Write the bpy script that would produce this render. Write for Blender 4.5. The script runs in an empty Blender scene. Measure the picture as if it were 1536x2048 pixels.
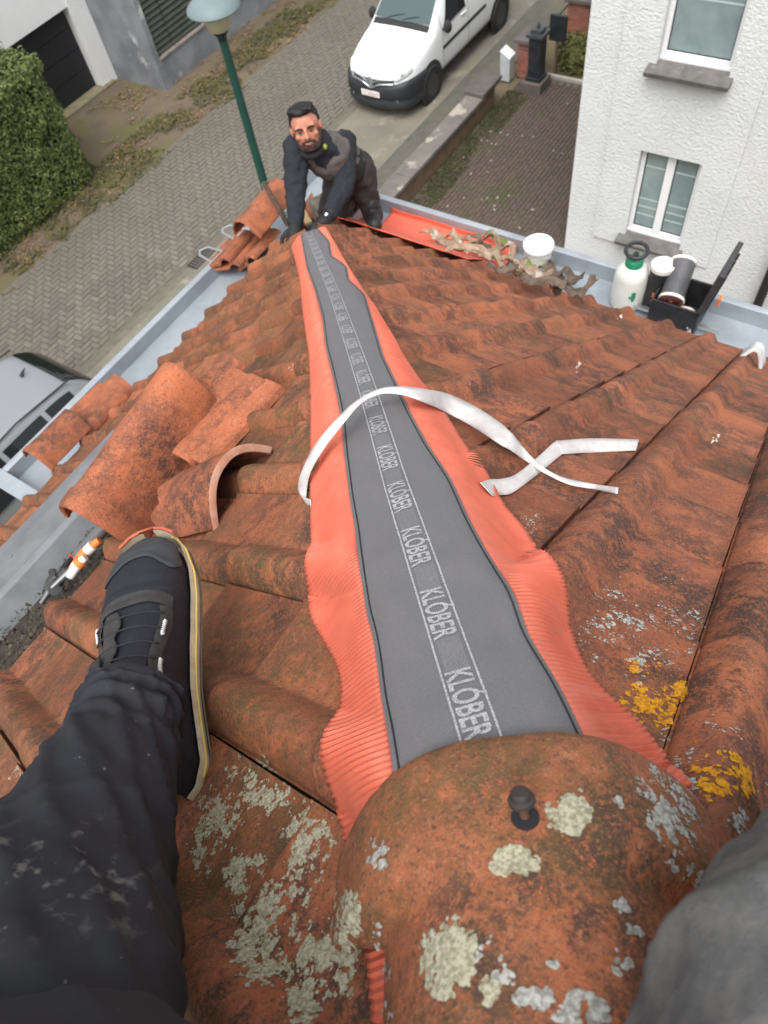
import bpy, bmesh, math, random
from mathutils import Vector as V, Matrix as M, noise, bvhtree
random.seed(7)
S = bpy.context.scene
COL = S.collection
rad = math.radians
# ------------------------------------------------------------------ camera
FPX = 1450.0                      # focal length in pixels of a 1536 x 2048 picture
RC = M(((0.53531201, 0.75315457, -0.3823601), (-0.83616724, 0.40851519, -0.36597773), (-0.11943789, 0.51562926, 0.84844626)))
cam_d = bpy.data.cameras.new('camera')
cam = bpy.data.objects.new('camera', cam_d)
COL.objects.link(cam)
S.camera = cam
cam.matrix_world = RC.to_4x4()
cam_d.sensor_fit = 'HORIZONTAL'
cam_d.sensor_width = 36.0
cam_d.lens = FPX / 1536 * 36.0
cam_d.clip_start = 0.02
cam_d.clip_end = 600
cam_d.dof.use_dof = True
cam_d.dof.focus_distance = 0.85
cam_d.dof.aperture_fstop = 14.0
# ------------------------------------------------------------------ sky, sun, exposure
SUN_EL, SUN_AZ = 64.0, 200.0      # azimuth from +x towards +y
w = bpy.data.worlds.new('World')
S.world = w
w.use_nodes = True
nt = w.node_tree
bg = nt.nodes['Background']
sky = nt.nodes.new('ShaderNodeTexSky')
sky.sky_type = 'NISHITA'
sky.sun_disc = False
sky.sun_elevation = rad(SUN_EL)
sky.sun_rotation = rad(90 - SUN_AZ)
sky.air_density = 1.2
sky.dust_density = 6.0
hs = nt.nodes.new('ShaderNodeHueSaturation')
hs.inputs['Saturation'].default_value = 0.15
nt.links.new(sky.outputs[0], hs.inputs['Color'])
nt.links.new(hs.outputs[0], bg.inputs[0])
bg.inputs[1].default_value = 0.15
sd = bpy.data.lights.new('sun', 'SUN')
sd.energy = 0.75
sd.angle = rad(60)
sd.color = (1.0, 0.97, 0.93)
sun = bpy.data.objects.new('sun', sd)
COL.objects.link(sun)
sdir = V((math.cos(rad(SUN_EL)) * math.cos(rad(SUN_AZ)), math.cos(rad(SUN_EL)) * math.sin(rad(SUN_AZ)), math.sin(rad(SUN_EL))))
sun.rotation_euler = sdir.to_track_quat('Z', 'Y').to_euler()
S.view_settings.view_transform = 'Standard'
S.view_settings.look = 'None'
S.view_settings.gamma = 1.0
S.view_settings.exposure = 0.83
S.view_settings.use_curve_mapping = False
# ------------------------------------------------------------------ geometry of the place
TH = rad(38.71053)
ST, CT = math.sin(TH), math.cos(TH)
DL, DR = 0.40, 0.368
DEL = (DL - DR) / ST
NL, NR = V((0, ST, CT)), V((ST, 0, CT))
GZ = -7.8
R2 = math.sqrt(2)


def ray(px, py):
    return (RC @ V(((px - 768) / FPX, (1024 - py) / FPX, -1))).normalized()


def P(px, py, t):
    return ray(px, py) * t


def PL(px, py, o=0.0):
    d = ray(px, py)
    return d * (-(DL - o) / d.dot(NL))


def PR(px, py, o=0.0):
    d = ray(px, py)
    return d * (-(DR - o) / d.dot(NR))


def PZ(px, py, z):
    d = ray(px, py)
    return d * (z / d.z)


def PX(px, py, x):
    d = ray(px, py)
    return d * (x / d.x)


def PY(px, py, y):
    d = ray(px, py)
    return d * (y / d.y)


def zroof(x, y):
    return min(-(DL + y * ST) / CT, -(DR + x * ST) / CT)


def lerp(a, b, t):
    return a + (b - a) * t


def sst(a, b, x):
    t = max(0.0, min(1.0, (x - a) / (b - a)))
    return t * t * (3 - 2 * t)


def fnoise(p, s, seed=0.0):
    return noise.noise(V((p[0] * s + seed, p[1] * s - seed, p[2] * s + seed * 0.5)))


# ------------------------------------------------------------------ objects
XF = {}


def setp(o, label=None, cat=None, group=None, kind=None):
    if label:
        o['label'] = label
    if cat:
        o['category'] = cat
    if group:
        o['group'] = group
    if kind:
        o['kind'] = kind
    return o


def thing(name, label, cat, mx=None, group=None):
    o = bpy.data.objects.new(name, None)
    o.empty_display_size = 0.05
    COL.objects.link(o)
    if mx is None:
        mx = M.Identity(4)
    elif isinstance(mx, V):
        mx = M.Translation(mx)
    o.matrix_world = mx
    XF[o.name] = mx.copy()
    return setp(o, label, cat, group)


def link(name, me, mat, parent=None, local=False):
    o = bpy.data.objects.new(name, me)
    COL.objects.link(o)
    if mat is not None and len(me.materials) == 0:
        me.materials.append(mat)
    if parent is not None:
        mx = XF[parent.name]
        o.parent = parent
        XF[o.name] = mx.copy()
        if not local:
            me.transform(mx.inverted())
    else:
        XF[o.name] = M.Identity(4)
    return o


def frame(o, x, z):
    x = x.normalized()
    y = z.cross(x).normalized()
    z = x.cross(y)
    return M(((x.x, y.x, z.x, o.x), (x.y, y.y, z.y, o.y), (x.z, y.z, z.z, o.z), (0, 0, 0, 1)))


class MB:
    def __init__(s):
        s.v, s.f = [], []

    def add(s, vs, fs):
        n = len(s.v)
        s.v += [V(p) for p in vs]
        s.f += [tuple(i + n for i in f) for f in fs]
        return s

    def box(s, c, d, mx=None):
        x, y, z = d[0] / 2, d[1] / 2, d[2] / 2
        c = V(c)
        vs = [V((a, b, e)) for a in (-x, x) for b in (-y, y) for e in (-z, z)]
        vs = [(mx @ p if mx is not None else p) + c for p in vs]
        return s.add(vs, [(0, 1, 3, 2), (4, 6, 7, 5), (0, 4, 5, 1), (2, 3, 7, 6), (0, 2, 6, 4), (1, 5, 7, 3)])

    def bb(s, a, b):
        return s.box([(a[i] + b[i]) / 2 for i in range(3)], [abs(b[i] - a[i]) for i in range(3)])

    def tube(s, pts, r, n=10, cap=True):
        pts = [V(p) for p in pts]
        m = len(pts)
        rs = r if isinstance(r, (list, tuple)) else [r] * m
        d0 = (pts[1] - pts[0]).normalized()
        u = d0.orthogonal().normalized()
        vs, fs = [], []
        for i in range(m):
            d = (pts[min(i + 1, m - 1)] - pts[max(i - 1, 0)]).normalized()
            u = (u - d * u.dot(d)).normalized()
            w_ = d.cross(u)
            for k in range(n):
                a = 2 * math.pi * k / n
                vs.append(pts[i] + (u * math.cos(a) + w_ * math.sin(a)) * rs[i])
        for i in range(m - 1):
            for k in range(n):
                k2 = (k + 1) % n
                fs.append((i * n + k, i * n + k2, (i + 1) * n + k2, (i + 1) * n + k))
        if cap:
            fs.append(tuple(range(n - 1, -1, -1)))
            fs.append(tuple((m - 1) * n + k for k in range(n)))
        return s.add(vs, fs)

    def lathe(s, prof, n=24, mx=None, cap=True):
        vs, fs = [], []
        for (r, z) in prof:
            for k in range(n):
                a = 2 * math.pi * k / n
                p = V((r * math.cos(a), r * math.sin(a), z))
                vs.append(mx @ p if mx is not None else p)
        for i in range(len(prof) - 1):
            for k in range(n):
                k2 = (k + 1) % n
                fs.append((i * n + k, i * n + k2, (i + 1) * n + k2, (i + 1) * n + k))
        if cap:
            fs.append(tuple(range(n - 1, -1, -1)))
            fs.append(tuple((len(prof) - 1) * n + k for k in range(n)))
        return s.add(vs, fs)

    def prism(s, poly, z0, z1, mx=None):
        n = len(poly)
        vs = [V((p[0], p[1], z0)) for p in poly] + [V((p[0], p[1], z1)) for p in poly]
        if mx is not None:
            vs = [mx @ p for p in vs]
        fs = [tuple(range(n - 1, -1, -1)), tuple(range(n, 2 * n))]
        fs += [(i, (i + 1) % n, n + (i + 1) % n, n + i) for i in range(n)]
        return s.add(vs, fs)

    def grid(s, nu, nv, fn, close=False):
        vs = [fn(i / (nu - 1) if not close else i / nu, j / (nv - 1)) for j in range(nv) for i in range(nu)]
        fs = []
        for j in range(nv - 1):
            for i in range(nu if close else nu - 1):
                i2 = (i + 1) % nu
                fs.append((j * nu + i, j * nu + i2, (j + 1) * nu + i2, (j + 1) * nu + i))
        return s.add(vs, fs)

    def ell(s, c, r, mx=None, n=16, m=10):
        c = V(c)

        def fn(u, v):
            a, b = 2 * math.pi * u, math.pi * (v - 0.5) * 0.998
            p = V((r[0] * math.cos(b) * math.cos(a), r[1] * math.cos(b) * math.sin(a), r[2] * math.sin(b)))
            return c + (mx @ p if mx is not None else p)
        return s.grid(n, m, fn, True)

    def mesh(s, name, smooth=False, bevel=0, seg=2, ang=40, fix=True):
        me = bpy.data.meshes.new(name)
        me.from_pydata([tuple(p) for p in s.v], [], s.f)
        if bevel or fix:
            bm = bmesh.new()
            bm.from_mesh(me)
            if fix:
                bmesh.ops.recalc_face_normals(bm, faces=bm.faces)
            if bevel:
                ed = [e for e in bm.edges if len(e.link_faces) == 2 and e.calc_face_angle(0) > rad(ang)]
                bmesh.ops.bevel(bm, geom=ed, offset=bevel, segments=seg, affect='EDGES', profile=0.5, clamp_overlap=True)
            bm.to_mesh(me)
            bm.free()
        if smooth:
            for p in me.polygons:
                p.use_smooth = True
            if smooth != 'all':
                me.set_sharp_from_angle(angle=rad(ang))
        me.update()
        return me

    def build(s, name, mat, parent=None, smooth=False, bevel=0, local=False, seg=2, ang=40, fix=True, solid=0):
        o = link(name, s.mesh(name, smooth, bevel, seg, ang, fix), mat, parent, local)
        if solid:
            m = o.modifiers.new('thickness', 'SOLIDIFY')
            m.thickness = solid
            m.offset = 0
        return o


def one(name, mb, mat, label, cat, group=None, kind=None, **k):
    return setp(mb.build(name, mat, None, **k), label, cat, group, kind)


# ------------------------------------------------------------------ materials
def nd(t, typ, **k):
    n = t.nodes.new('ShaderNode' + typ)
    for a, b in k.items():
        if a in n.inputs.keys():
            n.inputs[a].default_value = b
        else:
            setattr(n, a, b)
    return n


def c4(c):
    return (c[0], c[1], c[2], 1)


def base_mat(name):
    m = bpy.data.materials.new(name)
    m.use_nodes = True
    t = m.node_tree
    return m, t, t.nodes['Principled BSDF']


def coords(t, kind='G', sc=None):
    if kind == 'G':
        o = nd(t, 'NewGeometry').outputs['Position']
    else:
        o = nd(t, 'TexCoord').outputs['Object']
    if sc:
        mp = nd(t, 'Mapping')
        mp.inputs['Scale'].default_value = sc
        t.links.new(o, mp.inputs['Vector'])
        o = mp.outputs[0]
    return o


def nz(t, co, scale, detail=5, rough=0.55, lo=0.4, hi=0.6):
    n = nd(t, 'TexNoise', Scale=scale, Detail=detail, Roughness=rough)
    t.links.new(co, n.inputs['Vector'])
    r = nd(t, 'MapRange')
    r.inputs['From Min'].default_value = lo
    r.inputs['From Max'].default_value = hi
    t.links.new(n.outputs['Fac'], r.inputs['Value'])
    return r.outputs[0]


def mixc(t, f, a, b):
    m = nd(t, 'Mix', data_type='RGBA')
    for s_, v in (('Factor', f), ('A', a), ('B', b)):
        i = [q for q in m.inputs if q.name == s_ and (q.type == 'RGBA' or s_ == 'Factor' and q.type == 'VALUE')][0]
        if isinstance(v, (int, float)):
            i.default_value = v
        elif isinstance(v, tuple):
            i.default_value = c4(v)
        else:
            t.links.new(v, i)
    return [q for q in m.outputs if q.type == 'RGBA'][0]


def mth(t, op, a, b=None):
    m = nd(t, 'Math', operation=op, use_clamp=op in ('MULTIPLY', 'ADD', 'SUBTRACT'))
    for i, v in enumerate((a, b)):
        if v is None:
            continue
        if isinstance(v, (int, float)):
            m.inputs[i].default_value = v
        else:
            t.links.new(v, m.inputs[i])
    return m.outputs[0]


def bumpn(t, b, h, strength, dist):
    n = nd(t, 'Bump', Strength=strength, Distance=dist)
    t.links.new(h, n.inputs['Height'])
    t.links.new(n.outputs[0], b.inputs['Normal'])
    return n


def pm(name, c1, c2=None, scale=6, rough=0.7, metal=0.0, c3=None, s3=3, t3=(0.55, 0.68), bump=0, bs=60, bd=0.004, co='G', sc=None,
       detail=6, spec=0.4, lo=0.38, hi=0.62, rnd=0.0):
    m, t, b = base_mat(name)
    b.inputs['Roughness'].default_value = rough
    b.inputs['Metallic'].default_value = metal
    b.inputs['Specular IOR Level'].default_value = spec
    b.inputs['Base Color'].default_value = c4(c1)
    if c2 is None and not c3 and not bump and not rnd:
        return m
    cc = coords(t, co, sc)
    out = c1
    if c2 is not None:
        out = mixc(t, nz(t, cc, scale, detail, 0.6, lo, hi), c1, c2)
    if c3 is not None:
        out = mixc(t, nz(t, cc, s3, 8, 0.65, t3[0], t3[1]), out, c3)
    if rnd:
        oi = nd(t, 'ObjectInfo')
        h = nd(t, 'HueSaturation')
        r = nd(t, 'MapRange')
        r.inputs['To Min'].default_value = 1 - rnd
        r.inputs['To Max'].default_value = 1 + rnd
        t.links.new(oi.outputs['Random'], r.inputs['Value'])
        t.links.new(r.outputs[0], h.inputs['Value'])
        if isinstance(out, tuple):
            h.inputs['Color'].default_value = c4(out)
        else:
            t.links.new(out, h.inputs['Color'])
        out = h.outputs[0]
    if not isinstance(out, tuple):
        t.links.new(out, b.inputs['Base Color'])
    if bump:
        n = nd(t, 'TexNoise', Scale=bs, Detail=6, Roughness=0.6)
        t.links.new(cc, n.inputs['Vector'])
        bumpn(t, b, n.outputs['Fac'], bump, bd)
    return m


def terracotta(name, dark=0.5, moss=0.25, fresh=0.0, lich=0.0):
    """fired clay, weathered: tone differs from tile to tile, soot and algae in ragged patches, fine dark specks"""
    m, t, b = base_mat(name)
    b.inputs['Roughness'].default_value = 0.78
    b.inputs['Specular IOR Level'].default_value = 0.35
    cc = coords(t, 'G')
    oi = nd(t, 'ObjectInfo')
    off = nd(t, 'VectorMath', operation='MULTIPLY_ADD')
    t.links.new(oi.outputs['Random'], off.inputs[0])
    off.inputs[1].default_value = (7, 3, 5)
    t.links.new(cc, off.inputs[2])
    co = off.outputs[0]
    base = mixc(t, nz(t, co, 9, 6, 0.6, 0.35, 0.65), (0.385, 0.118, 0.050), (0.245, 0.080, 0.041))
    base = mixc(t, mth(t, 'MULTIPLY', nz(t, co, 110, 4, 0.7, 0.52, 0.62), 0.55), base, (0.40, 0.155, 0.085))
    # soot: patches broken up by a fine grain
    pb = nz(t, co, 3.5, 4, 0.6, 0.50 - 0.16 * dark, 0.66 - 0.10 * dark)
    pf = nz(t, co, 22, 10, 0.85, 0.45, 0.535)
    g = nz(t, co, 260, 3, 0.7, 0.38, 0.46)
    soot = mth(t, 'MULTIPLY', mth(t, 'MULTIPLY', pb, pf), g)
    base = mixc(t, mth(t, 'MULTIPLY', soot, 0.92), base, (0.045, 0.030, 0.026))
    # algae: brownish green film in broad patches
    q = mth(t, 'MULTIPLY', nz(t, co, 4.2, 8, 0.7, 0.60 - 0.2 * moss, 0.76 - 0.16 * moss), nz(t, co, 70, 8, 0.85, 0.40, 0.53))
    base = mixc(t, mth(t, 'MULTIPLY', q, 0.85), base, (0.085, 0.062, 0.022))
    # specks
    sp = nz(t, co, 210, 4, 0.7, 0.57, 0.62)
    base = mixc(t, mth(t, 'MULTIPLY', sp, 0.75), base, (0.06, 0.036, 0.026))
    sp2 = nz(t, co, 480, 2, 0.6, 0.60, 0.66)
    base = mixc(t, mth(t, 'MULTIPLY', sp2, 0.25), base, (0.50, 0.22, 0.13))
    if lich:
        lp = mth(t, 'MULTIPLY', nz(t, co, 75, 5, 0.6, 0.60, 0.64), nz(t, co, 8, 4, 0.6, 0.60 - lich * 0.2, 0.66 - lich * 0.2))
        base = mixc(t, mth(t, 'MULTIPLY', lp, 0.8), base, (0.42, 0.42, 0.36))
    h = nd(t, 'HueSaturation')
    r = nd(t, 'MapRange')
    r.inputs['To Min'].default_value = 0.72 + fresh * 0.25
    r.inputs['To Max'].default_value = 1.18 + fresh * 0.2
    t.links.new(oi.outputs['Random'], r.inputs['Value'])
    t.links.new(r.outputs[0], h.inputs['Value'])
    t.links.new(base, h.inputs['Color'])
    t.links.new(h.outputs[0], b.inputs['Base Color'])
    n = nd(t, 'TexNoise', Scale=420, Detail=4, Roughness=0.65)
    t.links.new(co, n.inputs['Vector'])
    n2 = nd(t, 'TexNoise', Scale=45, Detail=5, Roughness=0.6)
    t.links.new(co, n2.inputs['Vector'])
    b1 = nd(t, 'Bump', Strength=0.8, Distance=0.0016)
    t.links.new(n.outputs['Fac'], b1.inputs['Height'])
    b2 = nd(t, 'Bump', Strength=0.5, Distance=0.004)
    t.links.new(n2.outputs['Fac'], b2.inputs['Height'])
    t.links.new(b1.outputs[0], b2.inputs['Normal'])
    t.links.new(b2.outputs[0], b.inputs['Normal'])
    return m


def glassy(name, col, rough=0.05):
    m, t, b = base_mat(name)
    b.inputs['Base Color'].default_value = c4(col)
    b.inputs['Roughness'].default_value = rough
    b.inputs['Specular IOR Level'].default_value = 0.35
    return m


T_ROOF = terracotta('clay_roof', 0.7, 0.95)
T_ROOFR = terracotta('clay_roof_sooty', 0.95, 0.5)
T_STACK = terracotta('clay_stacked', 0.5, 0.2, 0.5)
T_HIP = terracotta('clay_hip', 0.45, 0.85, 0.6)
T_RAW = pm('clay_broken_face', (0.50, 0.30, 0.22), (0.42, 0.20, 0.13), 40, 0.9, bump=0.4, bs=200, bd=0.002)
ZINC = pm('zinc', (0.36, 0.40, 0.44), (0.29, 0.32, 0.35), 5, 0.42, 0.35, c3=(0.22, 0.21, 0.13), s3=2.2, t3=(0.62, 0.75))
ZINC_D = pm('painted_metal_grey', (0.21, 0.22, 0.235), (0.15, 0.155, 0.165), 9, 0.5, 0.2, c3=(0.24, 0.24, 0.24), s3=30, t3=(0.68, 0.74))
ORANGE = pm('pleated_aluminium_orange', (0.60, 0.142, 0.086), (0.54, 0.122, 0.074), 30, 0.55, 0.0, spec=0.5, bump=0.15, bs=250, bd=0.001)
ORANGE_W = pm('wide_membrane_orange', (0.66, 0.13, 0.08), (0.60, 0.115, 0.07), 12, 0.55)
FLEECE = pm('grey_fleece', (0.172, 0.169, 0.172), (0.140, 0.137, 0.141), 420, 0.95, bump=0.6, bs=900, bd=0.0008, lo=0.3, hi=0.7)
PRINT = pm('white_print', (0.40, 0.40, 0.42), (0.22, 0.22, 0.23), 650, 0.9, lo=0.46, hi=0.56)
PRINT_F = pm('faint_print', (0.165, 0.163, 0.17), (0.125, 0.122, 0.127), 700, 0.95, lo=0.42, hi=0.58)
CORD = pm('black_stitch', (0.02, 0.02, 0.025), rough=0.9)
PAPER = pm('white_paper', (0.62, 0.60, 0.60), (0.54, 0.51, 0.50), 40, 0.5, bump=0.5, bs=45, bd=0.003)
_t = FLEECE.node_tree
_b = _t.nodes['Principled BSDF']
_src = _b.inputs['Base Color'].links[0].from_socket
_co = coords(_t, 'G')
_ws = []
for _ax in ((0.7071, -0.7071, 0.0), (0.616, 0.616, -0.491)):
    _d = nd(_t, 'VectorMath', operation='DOT_PRODUCT')
    _t.links.new(_co, _d.inputs[0])
    _d.inputs[1].default_value = _ax
    _m = nd(_t, 'Math', operation='MULTIPLY')
    _t.links.new(_d.outputs['Value'], _m.inputs[0])
    _m.inputs[1].default_value = 6.2832 / 0.0026
    _s = nd(_t, 'Math', operation='SINE')
    _t.links.new(_m.outputs[0], _s.inputs[0])
    _ws.append(_s.outputs[0])
_p = nd(_t, 'Math', operation='MULTIPLY')
_t.links.new(_ws[0], _p.inputs[0])
_t.links.new(_ws[1], _p.inputs[1])
_r = nd(_t, 'MapRange')
_r.inputs['From Min'].default_value = -1
_t.links.new(_p.outputs[0], _r.inputs['Value'])
_t.links.new(mixc(_t, mth(_t, 'MULTIPLY', _r.outputs[0], 0.55), _src, (0.075, 0.073, 0.078)), _b.inputs['Base Color'])
DECK = pm('roof_underlay', (0.035, 0.028, 0.024), (0.06, 0.045, 0.035), 20, 0.95)
DEBRIS = pm('moss_debris', (0.05, 0.045, 0.03), (0.10, 0.09, 0.06), 60, 0.95, bump=0.8, bs=90, bd=0.01)
STEEL = pm('steel', (0.55, 0.56, 0.57), rough=0.3, metal=0.9)
BLACKP = pm('black_plastic', (0.018, 0.018, 0.02), (0.03, 0.03, 0.032), 30, 0.5)
BLACKM = pm('black_rubber', (0.025, 0.025, 0.027), rough=0.75)
RED = pm('red_plastic', (0.45, 0.03, 0.04), rough=0.5)
ORP = pm('orange_plastic', (0.80, 0.20, 0.04), rough=0.45)
WHITEP = pm('white_plastic', (0.72, 0.72, 0.68), (0.66, 0.66, 0.61), 12, 0.4)
GREENP = pm('green_plastic', (0.02, 0.24, 0.12), rough=0.4)
RUST = pm('rusty_nail', (0.10, 0.05, 0.03), rough=0.8)
LICH_P = pm('lichen_pale', (0.44, 0.42, 0.31), (0.25, 0.23, 0.15), 330, 0.95, lo=0.42, hi=0.58)
LICH_G = pm('lichen_grey_white', (0.45, 0.45, 0.41), (0.23, 0.225, 0.20), 330, 0.95, lo=0.42, hi=0.58)
LICH_Y = pm('lichen_yellow', (0.66, 0.31, 0.010), (0.42, 0.17, 0.01), 330, 0.95, lo=0.42, hi=0.58)
# ------------------------------------------------------------------ the house: roof slopes with their tiles
HW = M.Identity(4)
house = thing('house', 'house under the red clay tiled hip roof that fills the foreground', 'house', V((0, 0, GZ)))
WL, X0, YS = 0.1833, 0.0196, 0.349        # left slope: tile width, a side joint, a course edge
WR, Y0, XS = 0.198, -0.054, 0.355         # right slope
GH = 0.181                                # course gauge, horizontal
EL, ER = YS + 12 * GH, XS + 13 * GH       # eaves


def tile_h(u):
    if u < 0.018:
        return -0.005
    if u < 0.42:
        t = (u - 0.018) / 0.402
        return 0.0285 * math.sin(math.pi * t ** 0.88) ** 1.05
    if u > 0.965:
        return 0.004 * (u - 0.965) / 0.035
    return 0.0


def relief(u, v):
    return tile_h(u) * (0.95 + 0.10 * v) + 0.011 * v


def ztile(x, y):
    """top of the tiling above the point x, y"""
    zl, zr = -(DL + y * ST) / CT, -(DR + x * ST) / CT
    if zl < zr:
        return zl + relief(((x - X0) / WL) % 1.0, ((y - YS) / GH) % 1.0) / CT
    return zr + relief(((Y0 - y) / WR) % 1.0, ((x - XS) / GH) % 1.0) / CT


def tile_mesh(name, wd, seed):
    ls = GH / CT
    top = ls + 0.03
    us = [0.0, 0.012, 0.02, 0.035, 0.06, 0.09, 0.125, 0.165, 0.205, 0.245, 0.285, 0.325, 0.355, 0.380, 0.402, 0.418, 0.435, 0.48, 0.60, 0.70, 0.80, 0.90, 0.96, 0.985, 1.0]
    ys = [0.0, -0.0035, -0.010, -0.03, -0.07, -0.12, -0.17, -0.21, -top]
    vs, fs = [], []
    nu = len(us)
    r = random.Random(seed)
    for j, y in enumerate(ys):
        v = 1 + y / ls
        for u in us:
            z = tile_h(u) * (0.95 + 0.10 * v) + 0.011 * v
            if j == 0:
                z -= 0.0055
            elif j == 1:
                z -= 0.0012
            z += 0.0009 * noise.noise(V((u * 5 + seed, y * 22, seed)))
            xx = u * (wd - 0.0022) + 0.0011
            yy = y + (0.0018 * noise.noise(V((u * 7, seed * 1.7, 0.3))) if j < 3 else 0)
            vs.append((xx, yy, z))
    for j in range(len(ys) - 1):
        for i in range(nu - 1):
            fs.append((j * nu + i + 1, j * nu + i, (j + 1) * nu + i, (j + 1) * nu + i + 1))
    # skirt all round: the visible thickness of the clay
    ring = [i for i in range(nu)] + [j * nu + nu - 1 for j in range(1, len(ys))] + [(len(ys) - 1) * nu + i for i in range(nu - 2, -1, -1)] + [j * nu for j in range(len(ys) - 2, 0, -1)]
    n0 = len(vs)
    for k in ring:
        a = vs[k]
        vs.append((a[0], a[1] - (0.002 if k < nu else 0), a[2] - 0.015))
    m = len(ring)
    for k in range(m):
        fs.append((ring[k], ring[(k + 1) % m], n0 + (k + 1) % m, n0 + k))
    me = bpy.data.meshes.new(name)
    me.from_pydata(vs, [], fs)
    for p in me.polygons:
        p.use_smooth = True
    me.set_sharp_from_angle(angle=rad(50))
    me.update()
    return me


def clip(me, mx, pn, pd, name):
    """copy of a tile mesh sawn off at the hip; pn.p < pd is kept (world)"""
    bm = bmesh.new()
    bm.from_mesh(me)
    im = mx.inverted()
    n = (mx.to_3x3().transposed() @ pn).normalized()
    c = im @ (pn * (pd / pn.length_squared))
    bmesh.ops.bisect_plane(bm, geom=bm.verts[:] + bm.edges[:] + bm.faces[:], plane_co=c, plane_no=n, clear_outer=True)
    if len(bm.faces) < 3:
        bm.free()
        return None
    m2 = bpy.data.meshes.new(name)
    m2.materials.append(me.materials[0])
    bm.to_mesh(m2)
    bm.free()
    return m2


def deck(name, pts, n):
    mb = MB()
    a = [V(p) - n * 0.022 for p in pts]
    b = [V(p) - n * 0.06 for p in pts]
    k = len(a)
    mb.add(a + b, [tuple(range(k)), tuple(range(2 * k - 1, k - 1, -1))] + [(i, k + i, k + (i + 1) % k, (i + 1) % k) for i in range(k)])
    return mb.build(name, DECK, house)


def zl_(y):
    return -(DL + y * ST) / CT


def zr_(x):
    return -(DR + x * ST) / CT


BK = -1.3   # how far the roof is built up the hip behind the photographer
slopeL = deck('roof_slope', [(BK, BK - DEL, zl_(BK - DEL)), (EL + DEL - 0.02, EL - 0.02, zl_(EL - 0.02)), (BK, EL - 0.02, zl_(EL - 0.02))], NL)
slopeR = deck('roof_slope', [(BK, BK - DEL, zr_(BK)), (ER - 0.02, BK - DEL, zr_(ER - 0.02)), (ER - 0.02, ER - DEL - 0.02, zr_(ER - 0.02))], NR)
slopeL['label'] = 'roof slope to the left of the hip'
slopeR['label'] = 'sooty roof slope to the right of the hip'
TRI = []       # (mesh, matrix) of near tiles for the lichen to grow on
ntile = 0
for side in 'LR':
    wd = WL if side == 'L' else WR
    mes = [tile_mesh('tile', wd, 3 + k * 5) for k in range(4)]
    for me in mes:
        me.materials.append(T_ROOF if side == 'L' else T_ROOFR)
    par = slopeL if side == 'L' else slopeR
    hm = XF[house.name].inverted()
    for i in range(-6, 18):
        for j in range(-4, 15):
            if side == 'L':
                x, y = X0 + i * WL, YS + j * GH
                if y > EL + 0.01 or x < -0.80 or y < -0.35:
                    continue
                if x < 0.62 and y > 1.10 and y - GH < 2.0:
                    continue                       # the opening with the metal upstand
                o = V((x, y, zl_(y)))
                ax, ay, an = V((1, 0, 0)), V((0, CT, -ST)), NL
                sgn = V((1, -1, 0))
                dd = DEL
            else:
                y, x = Y0 + i * WR, XS + j * GH
                if x > ER + 0.01 or y < -0.9 or x < -0.3:
                    continue
                o = V((x, y, zr_(x)))
                ax, ay, an = V((0, -1, 0)), V((CT, 0, -ST)), NR
                sgn = V((-1, 1, 0))
                dd = -DEL
            rr = random.Random(i * 131 + j * 17 + (5000 if side == 'R' else 0))
            t = rr.uniform(-1, 1) * 0.006
            ax2 = (ax + ay * t).normalized()
            ay2 = an.cross(ax2)
            o = o + an * rr.uniform(-0.0015, 0.0025) + ay * rr.uniform(-0.003, 0.003)
            mx = M(((ax2.x, ay2.x, an.x, o.x), (ax2.y, ay2.y, an.y, o.y), (ax2.z, ay2.z, an.z, o.z), (0, 0, 0, 1)))
            cor = [mx @ V((a, b, 0)) for a in (0, wd) for b in (0, -0.262)]
            sv = [sgn.dot(c) - dd for c in cor]
            if min(sv) > 0:
                continue
            me = rr.choice(mes)
            if max(sv) > 0:
                me = clip(me, mx, sgn, dd - 0.045, 'tile')
                if me is None:
                    continue
            ob = bpy.data.objects.new('tile', me)
            COL.objects.link(ob)
            ob.parent = par
            ob.matrix_local = hm @ mx
            ntile += 1
            if (mx.translation).length < 1.6:
                TRI.append((me, mx))
# walls below the eaves, fascia boards
WALLB = pm('house_brick_render', (0.42, 0.38, 0.33), (0.36, 0.32, 0.28), 3, 0.9)
MB().bb((-4.0, -4.0, GZ - 0.3), (2.55, 2.15, -2.95)).build('wall', WALLB, house)
FASC = pm('fascia', (0.30, 0.30, 0.30), rough=0.7)
MB().bb((-1.4, EL - 0.13, -2.9), (EL - 0.08, EL - 0.105, zl_(EL) - 0.02)).build('fascia', FASC, house)
MB().bb((ER - 0.13, -1.6, -3.0), (ER - 0.105, ER - 0.2, zr_(ER) - 0.02)).build('fascia', FASC, house)
# gutters: flat zinc box gutters along both eaves
RZ_L, FL_L = -2.67, -2.735
RZ_R, FL_R = -2.76, -2.835
YR = PZ(300, 650, RZ_L).y
XR = 0.5 * (PZ(743, 389, RZ_R).x + PZ(1233, 530, RZ_R).x)
XE = PZ(10, 958, RZ_L).x                  # open end of the left gutter


def gutter_sec(e, floor, rim, outer):
    # profile in (out, z): fascia side, floor, rim upstand, rolled rim, back down
    return [(e - 0.10, rim - 0.03), (e - 0.092, rim - 0.03), (e - 0.092, floor), (outer - 0.035, floor - 0.004), (outer - 0.032, rim - 0.006),
            (outer - 0.030, rim + 0.008), (outer - 0.018, rim + 0.013), (outer + 0.004, rim + 0.012), (outer + 0.010, rim), (outer + 0.002, rim - 0.012),
            (outer - 0.010, rim - 0.014), (outer - 0.012, floor - 0.025), (e - 0.10, floor - 0.02)]


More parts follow.
